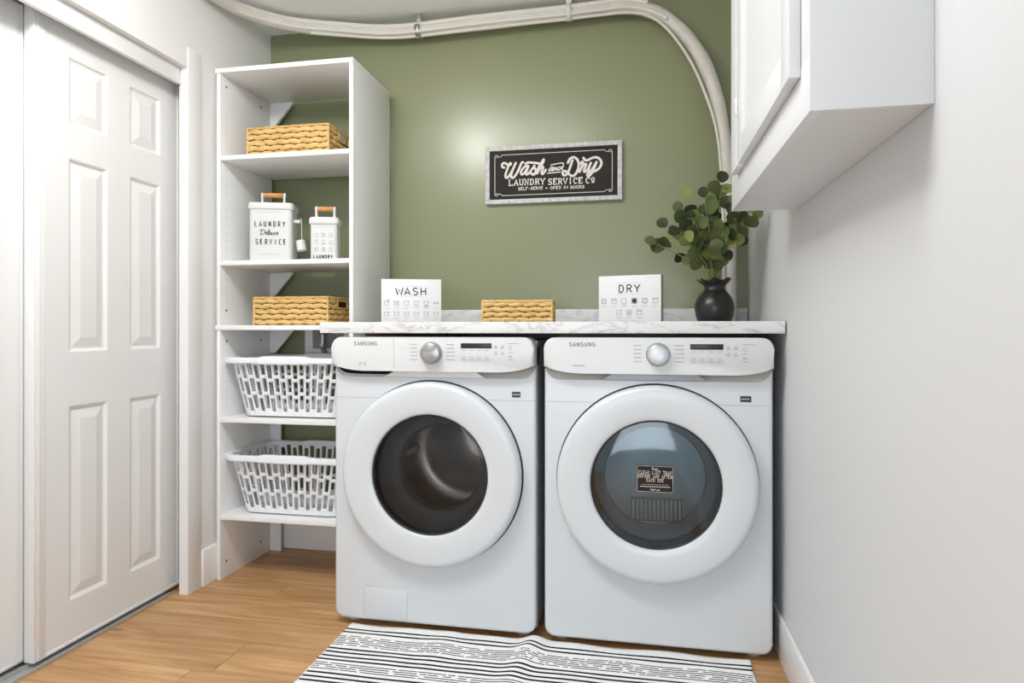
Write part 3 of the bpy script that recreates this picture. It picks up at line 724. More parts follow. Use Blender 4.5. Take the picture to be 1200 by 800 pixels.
# ------------------------------------------------------------------ slotted laundry baskets
def laundry_basket(label, loc):
    t = thing('laundry_basket', label, 'basket', loc, 0, 'white slotted laundry baskets')
    W0, D0, W1, D1, H_ = 0.425, 0.285, 0.535, 0.345, 0.242
    NS = 56; n_col = NS * 2
    def loop(w_, d_, r, n):
        st = [(w_ / 2 - r) * 2, pi / 2 * r, (d_ / 2 - r) * 2, pi / 2 * r] * 2
        tot = (w_ - 2 * r) * 2 + (d_ - 2 * r) * 2 + 2 * pi * r
        out = []
        for k in range(n):
            kk = k if n != n_col else (k - 0.0 if k % 2 == 0 else k + 0.30)
            s_ = (kk / n * tot + (w_ / 2 - r)) % tot
            # start mid front, going +x
            x0 = -(w_ / 2 - r)
            segs = [('l', (x0, -d_ / 2), (1, 0), w_ - 2 * r), ('a', (w_ / 2 - r, -d_ / 2 + r), -90, pi / 2 * r), ('l', (w_ / 2, -(d_ / 2 - r)), (0, 1), d_ - 2 * r), ('a', (w_ / 2 - r, d_ / 2 - r), 0, pi / 2 * r),
                    ('l', (w_ / 2 - r, d_ / 2), (-1, 0), w_ - 2 * r), ('a', (-w_ / 2 + r, d_ / 2 - r), 90, pi / 2 * r), ('l', (-w_ / 2, d_ / 2 - r), (0, -1), d_ - 2 * r), ('a', (-w_ / 2 + r, -d_ / 2 + r), 180, pi / 2 * r)]
            for kd, p, q, ln in segs:
                if s_ <= ln + 1e-9:
                    if kd == 'l': out.append((p[0] + q[0] * s_, p[1] + q[1] * s_))
                    else:
                        a = R(q) + s_ / r; out.append((p[0] + r * cos(a), p[1] + r * sin(a)))
                    break
                s_ -= ln
        return out
    za = [(0.13, 0.36), (0.42, 0.65), (0.71, 0.93)]; zb_ = [(0.08, 0.30), (0.36, 0.59), (0.65, 0.88)]
    zl = sorted({0.0, 1.0} | {q for p in za + zb_ for q in p})
    b = B(); V = []
    for f in zl:
        pts = loop(W0 + (W1 - W0) * f, D0 + (D1 - D0) * f, 0.05 + 0.01 * f, n_col)
        # narrow bars, wide slots
        V.append([b.bm.verts.new((p[0], p[1], 0.008 + f * (H_ - 0.008))) for p in pts])
    for i in range(len(zl) - 1):
        m_ = (zl[i] + zl[i + 1]) / 2
        for j in range(n_col):
            if j % 2 == 0:
                hs = za if (j // 2) % 2 == 0 else zb_
                if any(a < m_ < c for a, c in hs): continue
            b.bm.faces.new((V[i][j], V[i][(j + 1) % n_col], V[i + 1][(j + 1) % n_col], V[i + 1][j]))
    b.bm.faces.new(V[0][::-1])
    b.build('body', M['plastic'], t, solid=0.0032, ang=50)
    rm = B(); rows = []
    prof = [(-0.004, -0.012), (0.010, -0.016), (0.020, -0.022), (0.024, -0.018), (0.024, -0.004), (0.019, 0.002), (0.006, 0.003), (-0.004, 0.0)]
    n = 96
    for ins, z in prof:
        pts = loop(W1 + 2 * ins, D1 + 2 * ins, 0.06 + ins, n); row = []
        for k, p in enumerate(pts):
            u = abs(p[0]) / (W1 / 2)
            lift = 0.006 if u < 0.36 else (0.006 * max(0, 1 - (u - 0.36) / 0.06))
            row.append((p[0], p[1], H_ + z + (lift if z > -0.01 else -lift * 0.5)))
        rows.append(row)
    rm.grid(rows, close_u=True, close_v=True)
    rm.build('rim', M['plastic'], t, ang=40)
    for sx in (-1, 1):
        hb = B(); hb.box(sx * (W1 / 2 + .012) - .011, sx * (W1 / 2 + .012) + .011, -.07, .07, H_ - .002, H_ + .006, .004); hb.build('handle', M['plastic'], t)
    return t
laundry_basket('white plastic laundry basket on the shelf just below counter height, upper one', (-1.386, 2.552, 0.655))
laundry_basket('white plastic laundry basket on the lowest shelf, lower one', (-1.386, 2.552, 0.262))

# ------------------------------------------------------------------ washer and dryer
def outline(W_, zb, ins, zt_fn):
    r = 0.034; pts = []
    for cx, a0 in ((r, 180), (W_ - r, 270)):
        for k in range(9):
            a = R(a0 + 90 * k / 8); pts.append((cx + (r - ins) * cos(a), zb + r + (r - ins) * sin(a)))
    n = 40; xr = W_ - ins; zr = zt_fn(xr) - ins * .3; z0 = zb + r
    for k in range(1, 24): pts.append((xr, z0 + (zr - z0) * k / 24))
    for k in range(n + 1):
        x = xr - (W_ - 2 * ins) * k / n
        pts.append((x, zt_fn(x) - ins * 0.3))
    for k in range(1, 24): pts.append((ins, zr + (z0 - zr) * k / 24))
    return pts
def machine(kind, x0, W_, label):
    Y = 2.09; zt = 0.987
    t = thing(kind, label, kind if kind == 'dryer' else 'washing machine', (x0 + W_ / 2, Y, 0))
    xc, zc = 0.0, 0.533
    H2 = W_ / 2
    LX = lambda wx: wx - (x0 + W_ / 2)                       # world x to local
    # edges of the pocket band, as functions of distance from the left side
    def zp(x):                                               # lower edge of the control panel
        d = min(x, W_ - x); k = max(0.0, 1 - d / 0.13); return 0.8735 + 0.022 * k ** 2.2
    def zbnd(x):                                             # top edge of the front panel
        d = min(x, W_ - x); k = max(0.0, 1 - d / 0.055); return 0.8535 + 0.036 * k ** 3.0
    # front panel with a round opening
    ro = 0.235; zb = 0.022
    outs = [(outline(W_, zb, i_, zbnd), y_) for i_, y_ in ((0.0125, 0.0), (0.010, 0.0), (0.005, 0.0012), (0.0016, 0.004), (0.0, 0.009), (0.0, 0.05))]
    b = B(); base = outs[0][0]
    angs = [math.atan2(p[1] - zc, p[0] - H2) for p in base]
    hole = [b.bm.verts.new((ro * cos(a), 0.0, zc + ro * sin(a))) for a in angs]
    prev = hole
    for pts, y_ in outs:
        cur = [b.bm.verts.new((p[0] - H2, y_, p[1])) for p in pts]
        n = len(cur)
        for i in range(n): b.bm.faces.new((prev[i], prev[(i + 1) % n], cur[(i + 1) % n], cur[i]))
        prev = cur
    b.build('front_panel', M['enamel'], t, ang=50)
    rx = math.sqrt(0.307 ** 2 - (0.780 - zc) ** 2)
    for q0, q1 in ((-H2 + .001, -rx), (rx, H2 - .001)): B().box(q0, q1, -0.0004, 0.001, 0.7795, 0.7812).build('panel_seam', M['seam'], t, smooth=False)
    # casing: two sides, top, back, floor pan
    cs = B(); a, c = -H2 + 0.002, H2 - 0.002
    for q in ((a, a + .004), (c - .004, c)): cs.box(q[0], q[1], 0.045, 0.655, 0.028, zt - 0.012)
    cs.box(a + .004, c - .004, 0.045, 0.655, zt - 0.018, zt - 0.012); cs.box(a + .004, c - .004, 0.650, 0.655, 0.028, zt - 0.018); cs.box(a + .004, c - .004, 0.045, 0.655, 0.028, 0.034)
    cs.build('casing', M['enamel'], t, smooth=False)
    for fx, fy in ((-H2 + .05, .06), (H2 - .05, .06), (-H2 + .05, .60), (H2 - .05, .60)):
        B().lathe([(.022, 0), (.022, .008), (.013, .012), (.013, .03)], (fx, fy, 0), seg=14, cap0=True, cap1=True).build('foot', M['seam'], t)
    # control panel
    r = 0.034; poly = []
    n = 36
    for k in range(n + 1):
        x = .002 + (W_ - .004) * k / n; poly.append((x - H2, zp(x)))
    for cx, a0 in ((W_ - .002 - r, 0), (.002 + r, 90)):
        for k in range(8):
            q = R(a0 + 90 * k / 7); poly.append((cx - H2 + r * cos(q), zt - r + r * sin(q)))
    pf = -0.032
    b = B().prism(poly, pf, 0.09, 'XZ', bev=0.007)
    cp = b.build('control_panel', M['panel_plastic'], t, ang=40)
    if kind == 'washing_machine':
        xd = LX(-0.805)
        B().box(xd - .0007, xd + .0007, pf - .0004, pf + .001, .884, .985).build('drawer_seam', M['seam'], cp, smooth=False)
    # pockets and centre strip under the panel
    def band(xa, xb, m, nm, za=0.0, zb2=1.0):
        b = B(); rows = []; n = 24
        for f, y_ in ((za, None), (zb2, None)):
            row = []
            for k in range(n + 1):
                x = xa + (xb - xa) * k / n
                top, bot = zp(x) + 0.004, zbnd(x) - 0.001
                yy = 0.042 + (0.003 - 0.042) * f
                row.append((x - H2, yy, top + (bot - top) * f))
            rows.append(row)
        b.grid(rows); return b.build(nm, m, t)
    if kind == 'washing_machine':
        band(.004, .235, M['black'], 'drawer_grip', 0, 0.72); band(.004, .235, M['silver'], 'grip_lip', 0.72, 1.0)
        band(.46, W_ - .004, M['silver'], 'side_pocket')
        tl, tr, sil = (LX(-.856), LX(-.808)), (LX(-.506), LX(-.528)), M['silver']
        ctl, ctr, cbl, cbr = LX(-.808), LX(-.535), LX(-.852), LX(-.500)
    else:
        band(.004, .235, M['silver'], 'side_pocket'); band(.46, W_ - .004, M['silver'], 'side_pocket')
        ctl, ctr, cbl, cbr = LX(-.082), LX(.168), LX(-.122), LX(.205); sil = M['grey_silver']
    B().prism([(cbl, .8525), (cbr, .8525), (ctr, .8755), (ctl, .8755)], -0.006, 0.04, 'XZ', bev=0.001).build('centre_strip', sil, t, ang=30)
    # dial
    dx, dz = LX(-.674 if kind == 'washing_machine' else .054), .935
    dl = B().lathe([(.0365, pf + .002), (.0365, pf - .006), (.034, pf - .010), (.0325, pf - .010)], (dx, 0, dz), 'Y', 40).build('dial_ring', M['grey_silver'], cp)
    dob = B().lathe([(.0325, -.009), (.0325, -.022), (.0315, -.0245), (.0295, -.0255), (.010, -.0256), (.0005, -.0256)], (0, 0, 0), 'Y', 48).build('dial', M['dial'], cp, ang=30)
    dob.location = (dx, pf, dz)
    # display and print
    ex0, ex1 = (LX(-.574), LX(-.471)) if kind == 'washing_machine' else (LX(.150), LX(.247))
    B().box(ex0, ex1, pf - .0012, pf + .001, .951, .9675, .0005).build('display', M['black'], cp)
    pr = B(); yy = pf - .0006
    rb = random.Random(5)
    for k in range(5):
        z = .963 - k * .0125; q = rb.uniform(.018, .026)
        pr.ribbon([(dx - .074, z), (dx - .074 + q, z)], .0022, yy, round_=False); pr.ribbon([(dx + .050, z), (dx + .050 + q + .004, z)], .0022, yy, round_=False)
    for k in range(4):
        x = ex0 + .002 + k * .0255
        for j in range(5): pr.disc(x, .944 - j * .0052, .0009, yy, 6)
        pr.ribbon([(x + .004, .944), (x + .014, .944)], .0018, yy, round_=False); pr.ribbon([(x + .004, .923), (x + .014, .923)], .0018, yy, round_=False)
        pr.ribbon([(x, .914), (x + .016, .914)], .0020, yy, round_=False)
        pr.ribbon([(x - .002, .9185), (x + .019, .9185), (x + .019, .909), (x - .002, .909)], .0006, yy, closed=True)
    for i in range(2):
        for j in range(2):
            x, z = ex1 + .014 + i * .022, .962 - j * .020
            pr.disc(x, z, .0016, yy, 8); pr.ribbon([(x - .006, z - .006), (x + .006, z - .006)], .002, yy, round_=False); pr.ribbon([(x - .005, z - .010), (x + .005, z - .010)], .0015, yy, round_=False)
    x = ex1 + .062
    pr.ribbon([(x - .008, .967), (x + .028, .967)], .0016, yy, round_=False)
    pr.ribbon([(x + .0055 * cos(2 * pi * k / 12), .952 + .0055 * sin(2 * pi * k / 12)) for k in range(12)], .0009, yy, closed=True)
    pr.ribbon([(x - .009, .938), (x + .009, .938)], .0012, yy, round_=False)
    for q in (-.004, 0, .004): pr.ribbon([(x + q, .922), (x + q, .928)], .0022, yy, round_=False)
    pr.ribbon([(x - .009, .915), (x + .009, .915)], .0018, yy, round_=False)
    pr.build('panel_print', M['grey_ink'], cp, smooth=False, kind='stuff', face_front=True)
    bx0, bx1 = (LX(-.947), LX(-.864)) if kind == 'washing_machine' else (LX(-.220), LX(-.138))
    sans_text('SAMSUNG', cp, (bx0 + bx1) / 2, .9655, pf - .0006, bx1 - bx0, .0125, M['mid_ink'], .0019, 1.32)
    if kind == 'washing_machine':
        m2 = B(); m2.quad(*[(LX(-.93) + p, yy, .897 + q) for p, q in ((0, -.004), (.006, -.001), (.010, .005), (.004, .002))]); m2.ribbon([(LX(-.912), .893), (LX(-.906), .893), (LX(-.906), .902), (LX(-.912), .902)], .001, yy, closed=True)
        m2.build('drawer_mark', M['mid_ink'], cp, smooth=False, face_front=True)
    else:
        m2 = B()
        for k in range(9): m2.ribbon([(LX(-.208) + k * .0042, .8985), (LX(-.208) + k * .0042 + .003, .8985)], .0026, yy, round_=False)
        m2.build('drawer_mark', M['mid_ink'], cp, smooth=False, face_front=True)
    # sticker
    lx0, lx1 = (LX(-.410), LX(-.382)) if kind == 'washing_machine' else (LX(.300), LX(.332))
    B().box(lx0, lx1, -.0012, .001, .791, .809).build('energy_sticker', M['gap'], t, smooth=False)
    st = B()
    for k in range(5): st.ribbon([(lx0 + .003 + k * .005, .800), (lx0 + .0065 + k * .005, .800)], .004, -.0018, round_=False)
    st.build('sticker_print', M['pale_ink'], t, smooth=False, face_front=True)
    # door
    ct = (xc, 0, zc); y0 = -0.004
    B().lathe([(.3035, .001), (.3075, -.0012), (.3100, -.0012), (.3112, .001)], ct, 'Y', 96).build('door_seal', M['gap'], t)
    ring = [(.299, .0), (.3055, -.003), (.3065, -.012), (.3058, -.028), (.3035, -.037), (.2985, -.0430), (.2905, -.0462), (.282, -.0472), (.250, -.0460), (.220, -.0435), (.205, -.0415), (.2010, -.0395), (.1990, -.034), (.1985, .03)]
    door = B().lathe(ring, ct, 'Y', 96).build('door', M['enamel'], t, ang=50)
    B().lathe([(.2, -.034), (.1965, -.0335), (.1935, -.029), (.1925, .0), (.188, .03)], ct, 'Y', 96).build('door_bezel', M['gap'], door)
    gl = [(.1945, -.029), (.18, -.0315), (.15, -.034), (.10, -.036), (.05, -.037), (.0005, -.0372)]
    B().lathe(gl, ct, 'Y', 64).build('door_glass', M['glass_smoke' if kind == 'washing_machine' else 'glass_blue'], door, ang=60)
    if kind == 'washing_machine':
        B().lathe([(.1925, .0), (.180, .05), (.168, .075), (.155, .085), (.150, .095), (.149, .13), (.153, .14)], ct, 'Y', 64).build('door_gasket', M['gasket'], t, ang=60)
        B().lathe([(.1485, .112), (.1445, .109), (.1415, .114), (.1445, .121), (.1485, .119)], ct, 'Y', 64).build('drum_ring', M['steel'], t, ang=60)
        prof = [(.153, .14), (.235, .16), (.245, .18)] + [(.245 + .004 * (k % 2), .2 + .02 * k) for k in range(12)] + [(.235, .46), (.16, .48), (.12, .465), (.0005, .462)]
        B().lathe(prof, ct, 'Y', 64).build('drum', M['drum_dark'], t, ang=60)
        for k in range(3):
            a = R(210 + 120 * k); lf = B()
            lf.prism([(-.03, 0), (-.012, .045), (.012, .045), (.03, 0)], .20, .45, 'XZ', bev=.006)
            bmesh.ops.translate(lf.bm, verts=lf.bm.verts, vec=(0, 0, -.246)); bmesh.ops.rotate(lf.bm, verts=lf.bm.verts, cent=(0, 0, 0), matrix=Matrix.Rotation(a, 3, 'Y')); bmesh.ops.translate(lf.bm, verts=lf.bm.verts, vec=ct)
            lf.build('drum_paddle', M['drum_dark'], t, ang=40)
        # pump filter cover
        fx0, fx1 = LX(-.925), LX(-.770)
        fr_ = B()
        pts = [(fx0, .134), (fx0, .034), (fx0 + .008, .028), (fx1 - .010, .028), (fx1, .038), (fx1, .128)]
        fr_.ribbon(pts, .0012, -.0005, round_=False); fr_.ribbon([(fx0, .140), (fx0 + .035, .140)], .0012, -.0005, round_=False)
        B().box(fx0 + .002, fx1 - .002, -.0012, .002, .031, .132, .001).build('filter_cover', M['enamel'], t)
        fr_.build('cover_seam', M['seam'], t, smooth=False, face_front=True)
    else:
        B().lathe([(.1925, .0), (.190, .045), (.180, .07), (.170, .085), (.166, .10), (.166, .125)], ct, 'Y', 64).build('door_gasket', M['drum_lip'], t, ang=60)
        B().lathe([(.167, .10), (.163, .097), (.160, .10), (.163, .106)], ct, 'Y', 64).build('drum_ring', M['steel'], t, ang=60)
        prof = [(.166, .125), (.25, .14), (.262, .16)] + [(.262 + .004 * (k % 2), .18 + .02 * k) for k in range(14)] + [(.25, .50), (.16, .51), (.13, .50), (.0005, .498)]
        B().lathe(prof, ct, 'Y', 64).build('drum', M['drum_blue'], t, ang=60)
        for k in range(3):
            a = R(100 + 120 * k); lf = B()
            lf.prism([(-.03, 0), (-.012, .05), (.012, .05), (.03, 0)], .17, .48, 'XZ', bev=.006)
            bmesh.ops.translate(lf.bm, verts=lf.bm.verts, vec=(0, 0, -.263)); bmesh.ops.rotate(lf.bm, verts=lf.bm.verts, cent=(0, 0, 0), matrix=Matrix.Rotation(a, 3, 'Y')); bmesh.ops.translate(lf.bm, verts=lf.bm.verts, vec=ct)
            lf.build('drum_paddle', M['drum_blue'], t, ang=40)
        gr = B(); gr.box(xc - .075, xc + .085, .05, .055, zc - .135, zc - .060, .002)
        grille = gr.build('lint_grille', M['gap'], t)
        for k in range(12): B().box(xc - .070 + k * .0132, xc - .065 + k * .0132, .044, .052, zc - .130, zc - .065, .001).build('grille_bar', M['drum_lip'], grille)
        # lint notice stuck on the glass
        nx, nz = xc - .001, zc + .020
        ns = B().prism([(p[0] + nx, p[1] + nz) for p in rrect(.112, .084, .006)], -.0385, -.0372, 'XZ').build('lint_notice', M['sign_black'], door, smooth=False)
        y_ = -.0392
        bb = B(); bb.ribbon([(p[0] + nx, p[1] + nz) for p in rrect(.107, .079, .005)], .0010, y_, closed=True)
        bb.ribbon([(nx - .04, nz - .017), (nx + .04, nz - .017)], .0008, y_, round_=False)
        for k in range(13): bb.ribbon([(nx - .045 + k * .007, nz - .0235), (nx - .040 + k * .007, nz - .0235)], .0026, y_, round_=False)
        # small script words above and below: Please / thank you
        hand = {'P': [(.2, 0), (.45, 1.5), (.9, 1.45), (.8, .9), (.35, .8)], 'l': [(0, .1), (.5, 1.3), (.3, 1.4), (.2, .2), (.5, 0)], 'e': [(0, .3), (.5, .6), (.35, .8), (.1, .5), (.2, 0), (.6, .2)],
                'a': [(.6, .7), (.2, .75), (.05, .2), (.3, 0), (.6, .7), (.55, .1), (.8, .1)], 's': [(0, 0), (.4, .85), (.6, .3), (.3, 0), (.1, .1)], 't': [(.3, 1.3), (.15, .2), (.5, 0)], 'h': [(.3, 1.4), (.05, 0), (.3, .7), (.55, .6), (.5, .1), (.75, .1)],
                'n': [(.1, .7), (0, 0), (.35, .75), (.5, .5), (.45, .05), (.7, .1)], 'k': [(.3, 1.4), (.05, 0), (.3, .5), (.6, .8), (.3, .45), (.6, 0)], 'y': [(.1, .7), (.1, .2), (.4, .2), (.6, .7), (.4, -.6), (.05, -.5)], 'o': [(.3, .75), (.05, .4), (.25, 0), (.5, .4), (.3, .75)], 'u': [(.1, .7), (.1, .1), (.4, .1), (.6, .7), (.6, .1), (.8, .1)], ' ': []}
        for word, z, sz in (('Please', .0285, .0042), ('thank you', -.0345, .0042)):
            x_ = nx - len(word) * .8 * sz / 2
            for c_ in word:
                if hand[c_]: bb.ribbon([tuple(p)[:2] for p in catmull([(x_ + p[0] * sz, nz + z + p[1] * sz, 0) for p in hand[c_]], 3)], .0009, y_, round_=False)
                x_ += .8 * sz
        bb.build('notice_print', M['cream_ink'], door, smooth=False, face_front=True)
        for txt, z, w2 in (('CLEAN LINT TRAP', .0155, .050), ('BEFORE AND AFTER', .0035, .052), ('EACH USE', -.0085, .026)):
            slab_text(txt, door, nx - w2, nx + w2, nz + z, nz + z + .0095, y_, M['cream_ink'], stroke=0.20, gap=1.22)
    return t
machine('washing_machine', -1.032, 0.700, 'white front loading washing machine beside the shelving tower, with clear dark door glass')
machine('dryer', -0.303, 0.698, 'white front loading dryer with a black notice stuck on its bluish door glass')

# ------------------------------------------------------------------ countertop
ct_ = thing('countertop', 'white marble counter slab laid over the washing machine and dryer', 'countertop', (-0.322, 2.42, 1.0))
B().box(-1.074, 0.424, 2.062, 2.762, 1.000, 1.0373, 0.0015).build('slab', M['marble'], ct_, world=True)
B().box(-1.04, -0.72, 2.36, 2.40, 0.987, 1.0).build('support_cleat', M['wood_cleat'], ct_, world=True)
sp_ = B().box(-1.070, 0.424, 2.763, 2.7795, 1.0375, 1.098, 0.001).build('backsplash', M['marble'])
tag(sp_, 'low marble backsplash strip along the green wall behind the counter', 'backsplash')

# ------------------------------------------------------------------ signs
def care_sign(word, label, loc, rotz, icons, wx, wz):
    W_, H_, D_ = 0.232, 0.172, 0.038
    t = thing('tabletop_sign', label, 'sign', loc, rotz, None)
    B().box(-W_ / 2, W_ / 2, -D_ / 2 + .0012, D_ / 2, 0, H_, .0008).build('block', M['raw_wood'], t)
    B().box(-W_ / 2 - .0002, W_ / 2 + .0002, -D_ / 2, -D_ / 2 + .0018, 0, H_ + .0002, .0005).build('face', M['card'], t)
    y = -D_ / 2 - .0006
    sans_text(word, t, 0, wz, y, wx, .027, M['ink'], .0042, 1.28)
    b = B(); f = B()
    for r_, rowk in enumerate(icons):
        z = .079 - r_ * .042; n = len(rowk)
        for i, k in enumerate(rowk):
            x = (i - (n - 1) / 2) * (.0385 if n > 4 else .038)
            care_icon(b, k, x, z, .0195, y)
            f.ribbon([(x - .013, z - .0185), (x + .013, z - .0185)], .0018, y, round_=False); f.ribbon([(x - .007, z - .0225), (x + .007, z - .0225)], .0016, y, round_=False)
    b.build('care_symbols', M['grey_ink'], t, smooth=False, face_front=True)
    for z, w2 in ((wz + .020, .045), (wz - .019, .046), (.007, .05)):
        for k in range(14): f.ribbon([(-w2 + k * 2 * w2 / 14, z), (-w2 + (k + .65) * 2 * w2 / 14, z)], .0022, y, round_=False)
    f.build('fine_print', M['pale_ink'], t, smooth=False, kind='stuff', face_front=True)
    return t
CT = 1.0375
care_sign('WASH', 'small white block sign lettered WASH on the counter beside the shelving tower', (-0.888, 2.46, CT), R(18), [['th', 'tx', 't', 't_', 't=', 'w'], ['to', 'to', 't2', 't2', 't2', 't2']], .118, .124)
care_sign('DRY', 'small white block sign lettered DRY on the counter beside the vase', (-0.034, 2.44, CT), R(-15), [['so', 'su', 's_', 'k', 'so', 'su'], ['s-', 's|', 'su']], .082, .124)
# solid diamond among the dry symbols
for o in list(bpy.data.objects):
    if o.name.startswith('tabletop_sign') and 'DRY' in o['label']:
        b = B(); y = -0.0196; x, z = .01925, .079
        care_icon(b, 'sk', x, z, .0195, y - .0003); b.build('dark_symbol', M['ink'], o, smooth=False, face_front=True)

WS = thing('wall_sign', 'framed black Wash and Dry sign hung on the green wall', 'sign', (-0.366, 2.768, 1.678))
sw, shh = 0.585, 0.247
B().box(-sw / 2 + .01, sw / 2 - .01, -.006, .0115, -shh / 2 + .01, shh / 2 - .01).build('board', M['sign_black'], WS, smooth=False)
fw = .0185
B().box(-sw / 2, sw / 2, -.013, .0115, shh / 2 - fw, shh / 2, .0015).build('frame_rail', M['whitewash'], WS); B().box(-sw / 2, sw / 2, -.013, .0115, -shh / 2, -shh / 2 + fw, .0015).build('frame_rail', M['whitewash'], WS)
B().box(-sw / 2, -sw / 2 + fw, -.0128, .0115, -shh / 2 + fw, shh / 2 - fw, .0015).build('frame_rail', M['whitewash'], WS); B().box(sw / 2 - fw, sw / 2, -.0128, .0115, -shh / 2 + fw, shh / 2 - fw, .0015).build('frame_rail', M['whitewash'], WS)
yS = -.0066
def ms(u, v):                                                # measured position on the sign, as a fraction of its face
    fx = (u - 568.8) / 159.9; top = 173.0 - 7.7 * fx; bot = 240.0 - 6.8 * fx
    return ((fx - 0.5) * sw, (0.5 - (v - top) / (bot - top)) * shh)
A_ = lambda p: ms(580 + p[0] / 16, 175 + p[1] / 16)
B_ = lambda p: ms(640 + p[0] / 14.55, 175 + p[1] / 14.55)
def script(name, strokes, fn, wd):
    b = B()
    for st in strokes:
        b.ribbon([tuple(p)[:2] for p in catmull([(*fn(q), 0) for q in st], 8)], wd, yS)
    return b.build(name, M['cream_ink'], WS, smooth=False, face_front=True)
script('lettering', [
    [(182, 342), (148, 332), (138, 295), (165, 260), (205, 262), (245, 292), (290, 295), (312, 270), (290, 262), (268, 300), (235, 390), (208, 470), (212, 525), (245, 530), (290, 475), (350, 370), (405, 255)],
    [(405, 255), (360, 350), (325, 440), (312, 505), (340, 535), (385, 505), (440, 420), (490, 310), (520, 250), (545, 245)],
    [(645, 315), (600, 310), (540, 360), (502, 430), (520, 470), (570, 440), (640, 325), (610, 410), (600, 465), (640, 460), (700, 390), (765, 305), (750, 330), (785, 390), (785, 445), (735, 475), (695, 450)],
    [(592, 268), (640, 248), (740, 252), (850, 266)],
    [(735, 470), (790, 420), (860, 300), (930, 195), (925, 240), (870, 340), (805, 465), (845, 390), (900, 330), (925, 345), (895, 430), (915, 462), (975, 385)],
], A_, 0.0098)
script('lettering', [[(100, 270), (180, 252), (310, 240), (288, 345), (300, 345)], [(40, 408), (150, 398), (262, 385)],
    [(135, 305), (100, 310), (66, 350), (85, 370), (130, 312), (120, 362), (150, 355)], [(160, 308), (145, 362), (190, 310), (188, 352), (205, 355)], [(262, 300), (228, 312), (212, 345), (240, 350), (290, 300)]], B_, 0.0046)
script('lettering', [
    [(388, 232), (425, 165), (485, 140), (545, 175), (572, 260), (550, 365), (500, 440), (445, 450), (390, 405), (340, 372), (302, 392), (310, 435), (350, 440), (390, 395), (425, 310), (465, 190)],
    [(605, 245), (628, 215), (640, 240), (618, 310), (585, 385)], [(618, 310), (650, 268), (695, 258), (665, 335), (665, 382), (705, 365), (745, 300), (778, 222), (745, 310), (740, 370), (770, 380), (815, 315), (868, 222)],
    [(868, 222), (820, 340), (775, 425), (735, 455), (715, 430), (745, 400), (830, 378), (910, 325), (950, 245), (925, 175), (865, 142), (795, 152), (730, 185), (680, 188), (650, 150)]], B_, 0.0102)
def sl(txt, pa, pb, h_, st=.27, gap=1.12):
    (xa, za), (xb, zb2) = pa, pb; zm = (za + zb2) / 2
    slab_text(txt, WS, xa, xb, zm - h_ / 2, zm + h_ / 2, yS, M['cream_ink'], st, gap=gap)
sl('LAUNDRY', ms(596.5, 214.6), ms(640, 212.0), .0235); sl('SERVICE', ms(643.3, 213.3), ms(684, 211.0), .0235); sl('Co', ms(687, 211.4), ms(698.3, 210.6), .0235)
sl('SELF-SERVE', ms(608, 221.5), ms(637.5, 220), .0115, .3); sl('-', ms(640, 220.3), ms(643.5, 220.2), .0115, .5); sl('OPEN', ms(646, 220.2), ms(659, 219.6), .0115, .3); sl('24', ms(661.3, 219.4), ms(667.3, 219.2), .0115, .3); sl('HOURS', ms(669.5, 219.3), ms(686, 218.6), .0115, .3)
bb = B(); bx, bz, cr = sw / 2 - .041, shh / 2 - .036, .022
for s1 in (-1, 1):
    bb.ribbon([(-bx + cr + .01, s1 * bz), (bx - cr - .01, s1 * bz)], .0026, yS, round_=False); bb.ribbon([(s1 * bx, -bz + .014), (s1 * bx, bz - .014)], .0026, yS, round_=False)
    for s2 in (-1, 1):
        pts = [(s1 * bx, s2 * (bz - .014)), (s1 * (bx - .001), s2 * (bz - .004)), (s1 * (bx - .008), s2 * (bz + .001)), (s1 * (bx - .014), s2 * (bz - .004)), (s1 * (bx - .009), s2 * (bz - .010)), (s1 * (bx - .003), s2 * (bz - .006))]
        bb.ribbon([tuple(p)[:2] for p in catmull([(*p, 0) for p in pts], 5)], .0022, yS, round_=False)
        pts = [(s1 * (bx - .014), s2 * (bz - .004)), (s1 * (bx - .020), s2 * (bz - .008)), (s1 * (bx - .026), s2 * (bz - .006)), (s1 * (bx - .033), s2 * bz)]
        bb.ribbon([tuple(p)[:2] for p in catmull([(*p, 0) for p in pts], 5)], .0022, yS, round_=False)
bb.build('border_line', M['cream_ink'], WS, smooth=False, face_front=True)

# ------------------------------------------------------------------ vase and eucalyptus
VX, VY = 0.258, 2.405
def ruffle(r, z, a):
    if z < .128: return r, z
    k = min(1, (z - .128) / .022); return r * (1 + .10 * k * sin(7 * a)), z + .006 * k * sin(7 * a + .6)
va_prof = [(.050, 0), (.058, .004), (.0645, .025), (.068, .048), (.0665, .066), (.060, .085), (.048, .102), (.0375, .113), (.0345, .120), (.036, .128), (.044, .138), (.054, .146), (.056, .150), (.052, .148), (.040, .138), (.031, .122), (.034, .108), (.05, .09), (.055, .05)]
va = B().lathe(va_prof, (0, 0, 0), 'Z', 56, cap0=True, cap1=True, fn=ruffle).build('vase', M['vase'], None, ang=60)
va.location = (VX, VY, CT); tag(va, 'small black ceramic vase with a ruffled mouth on the counter', 'vase')

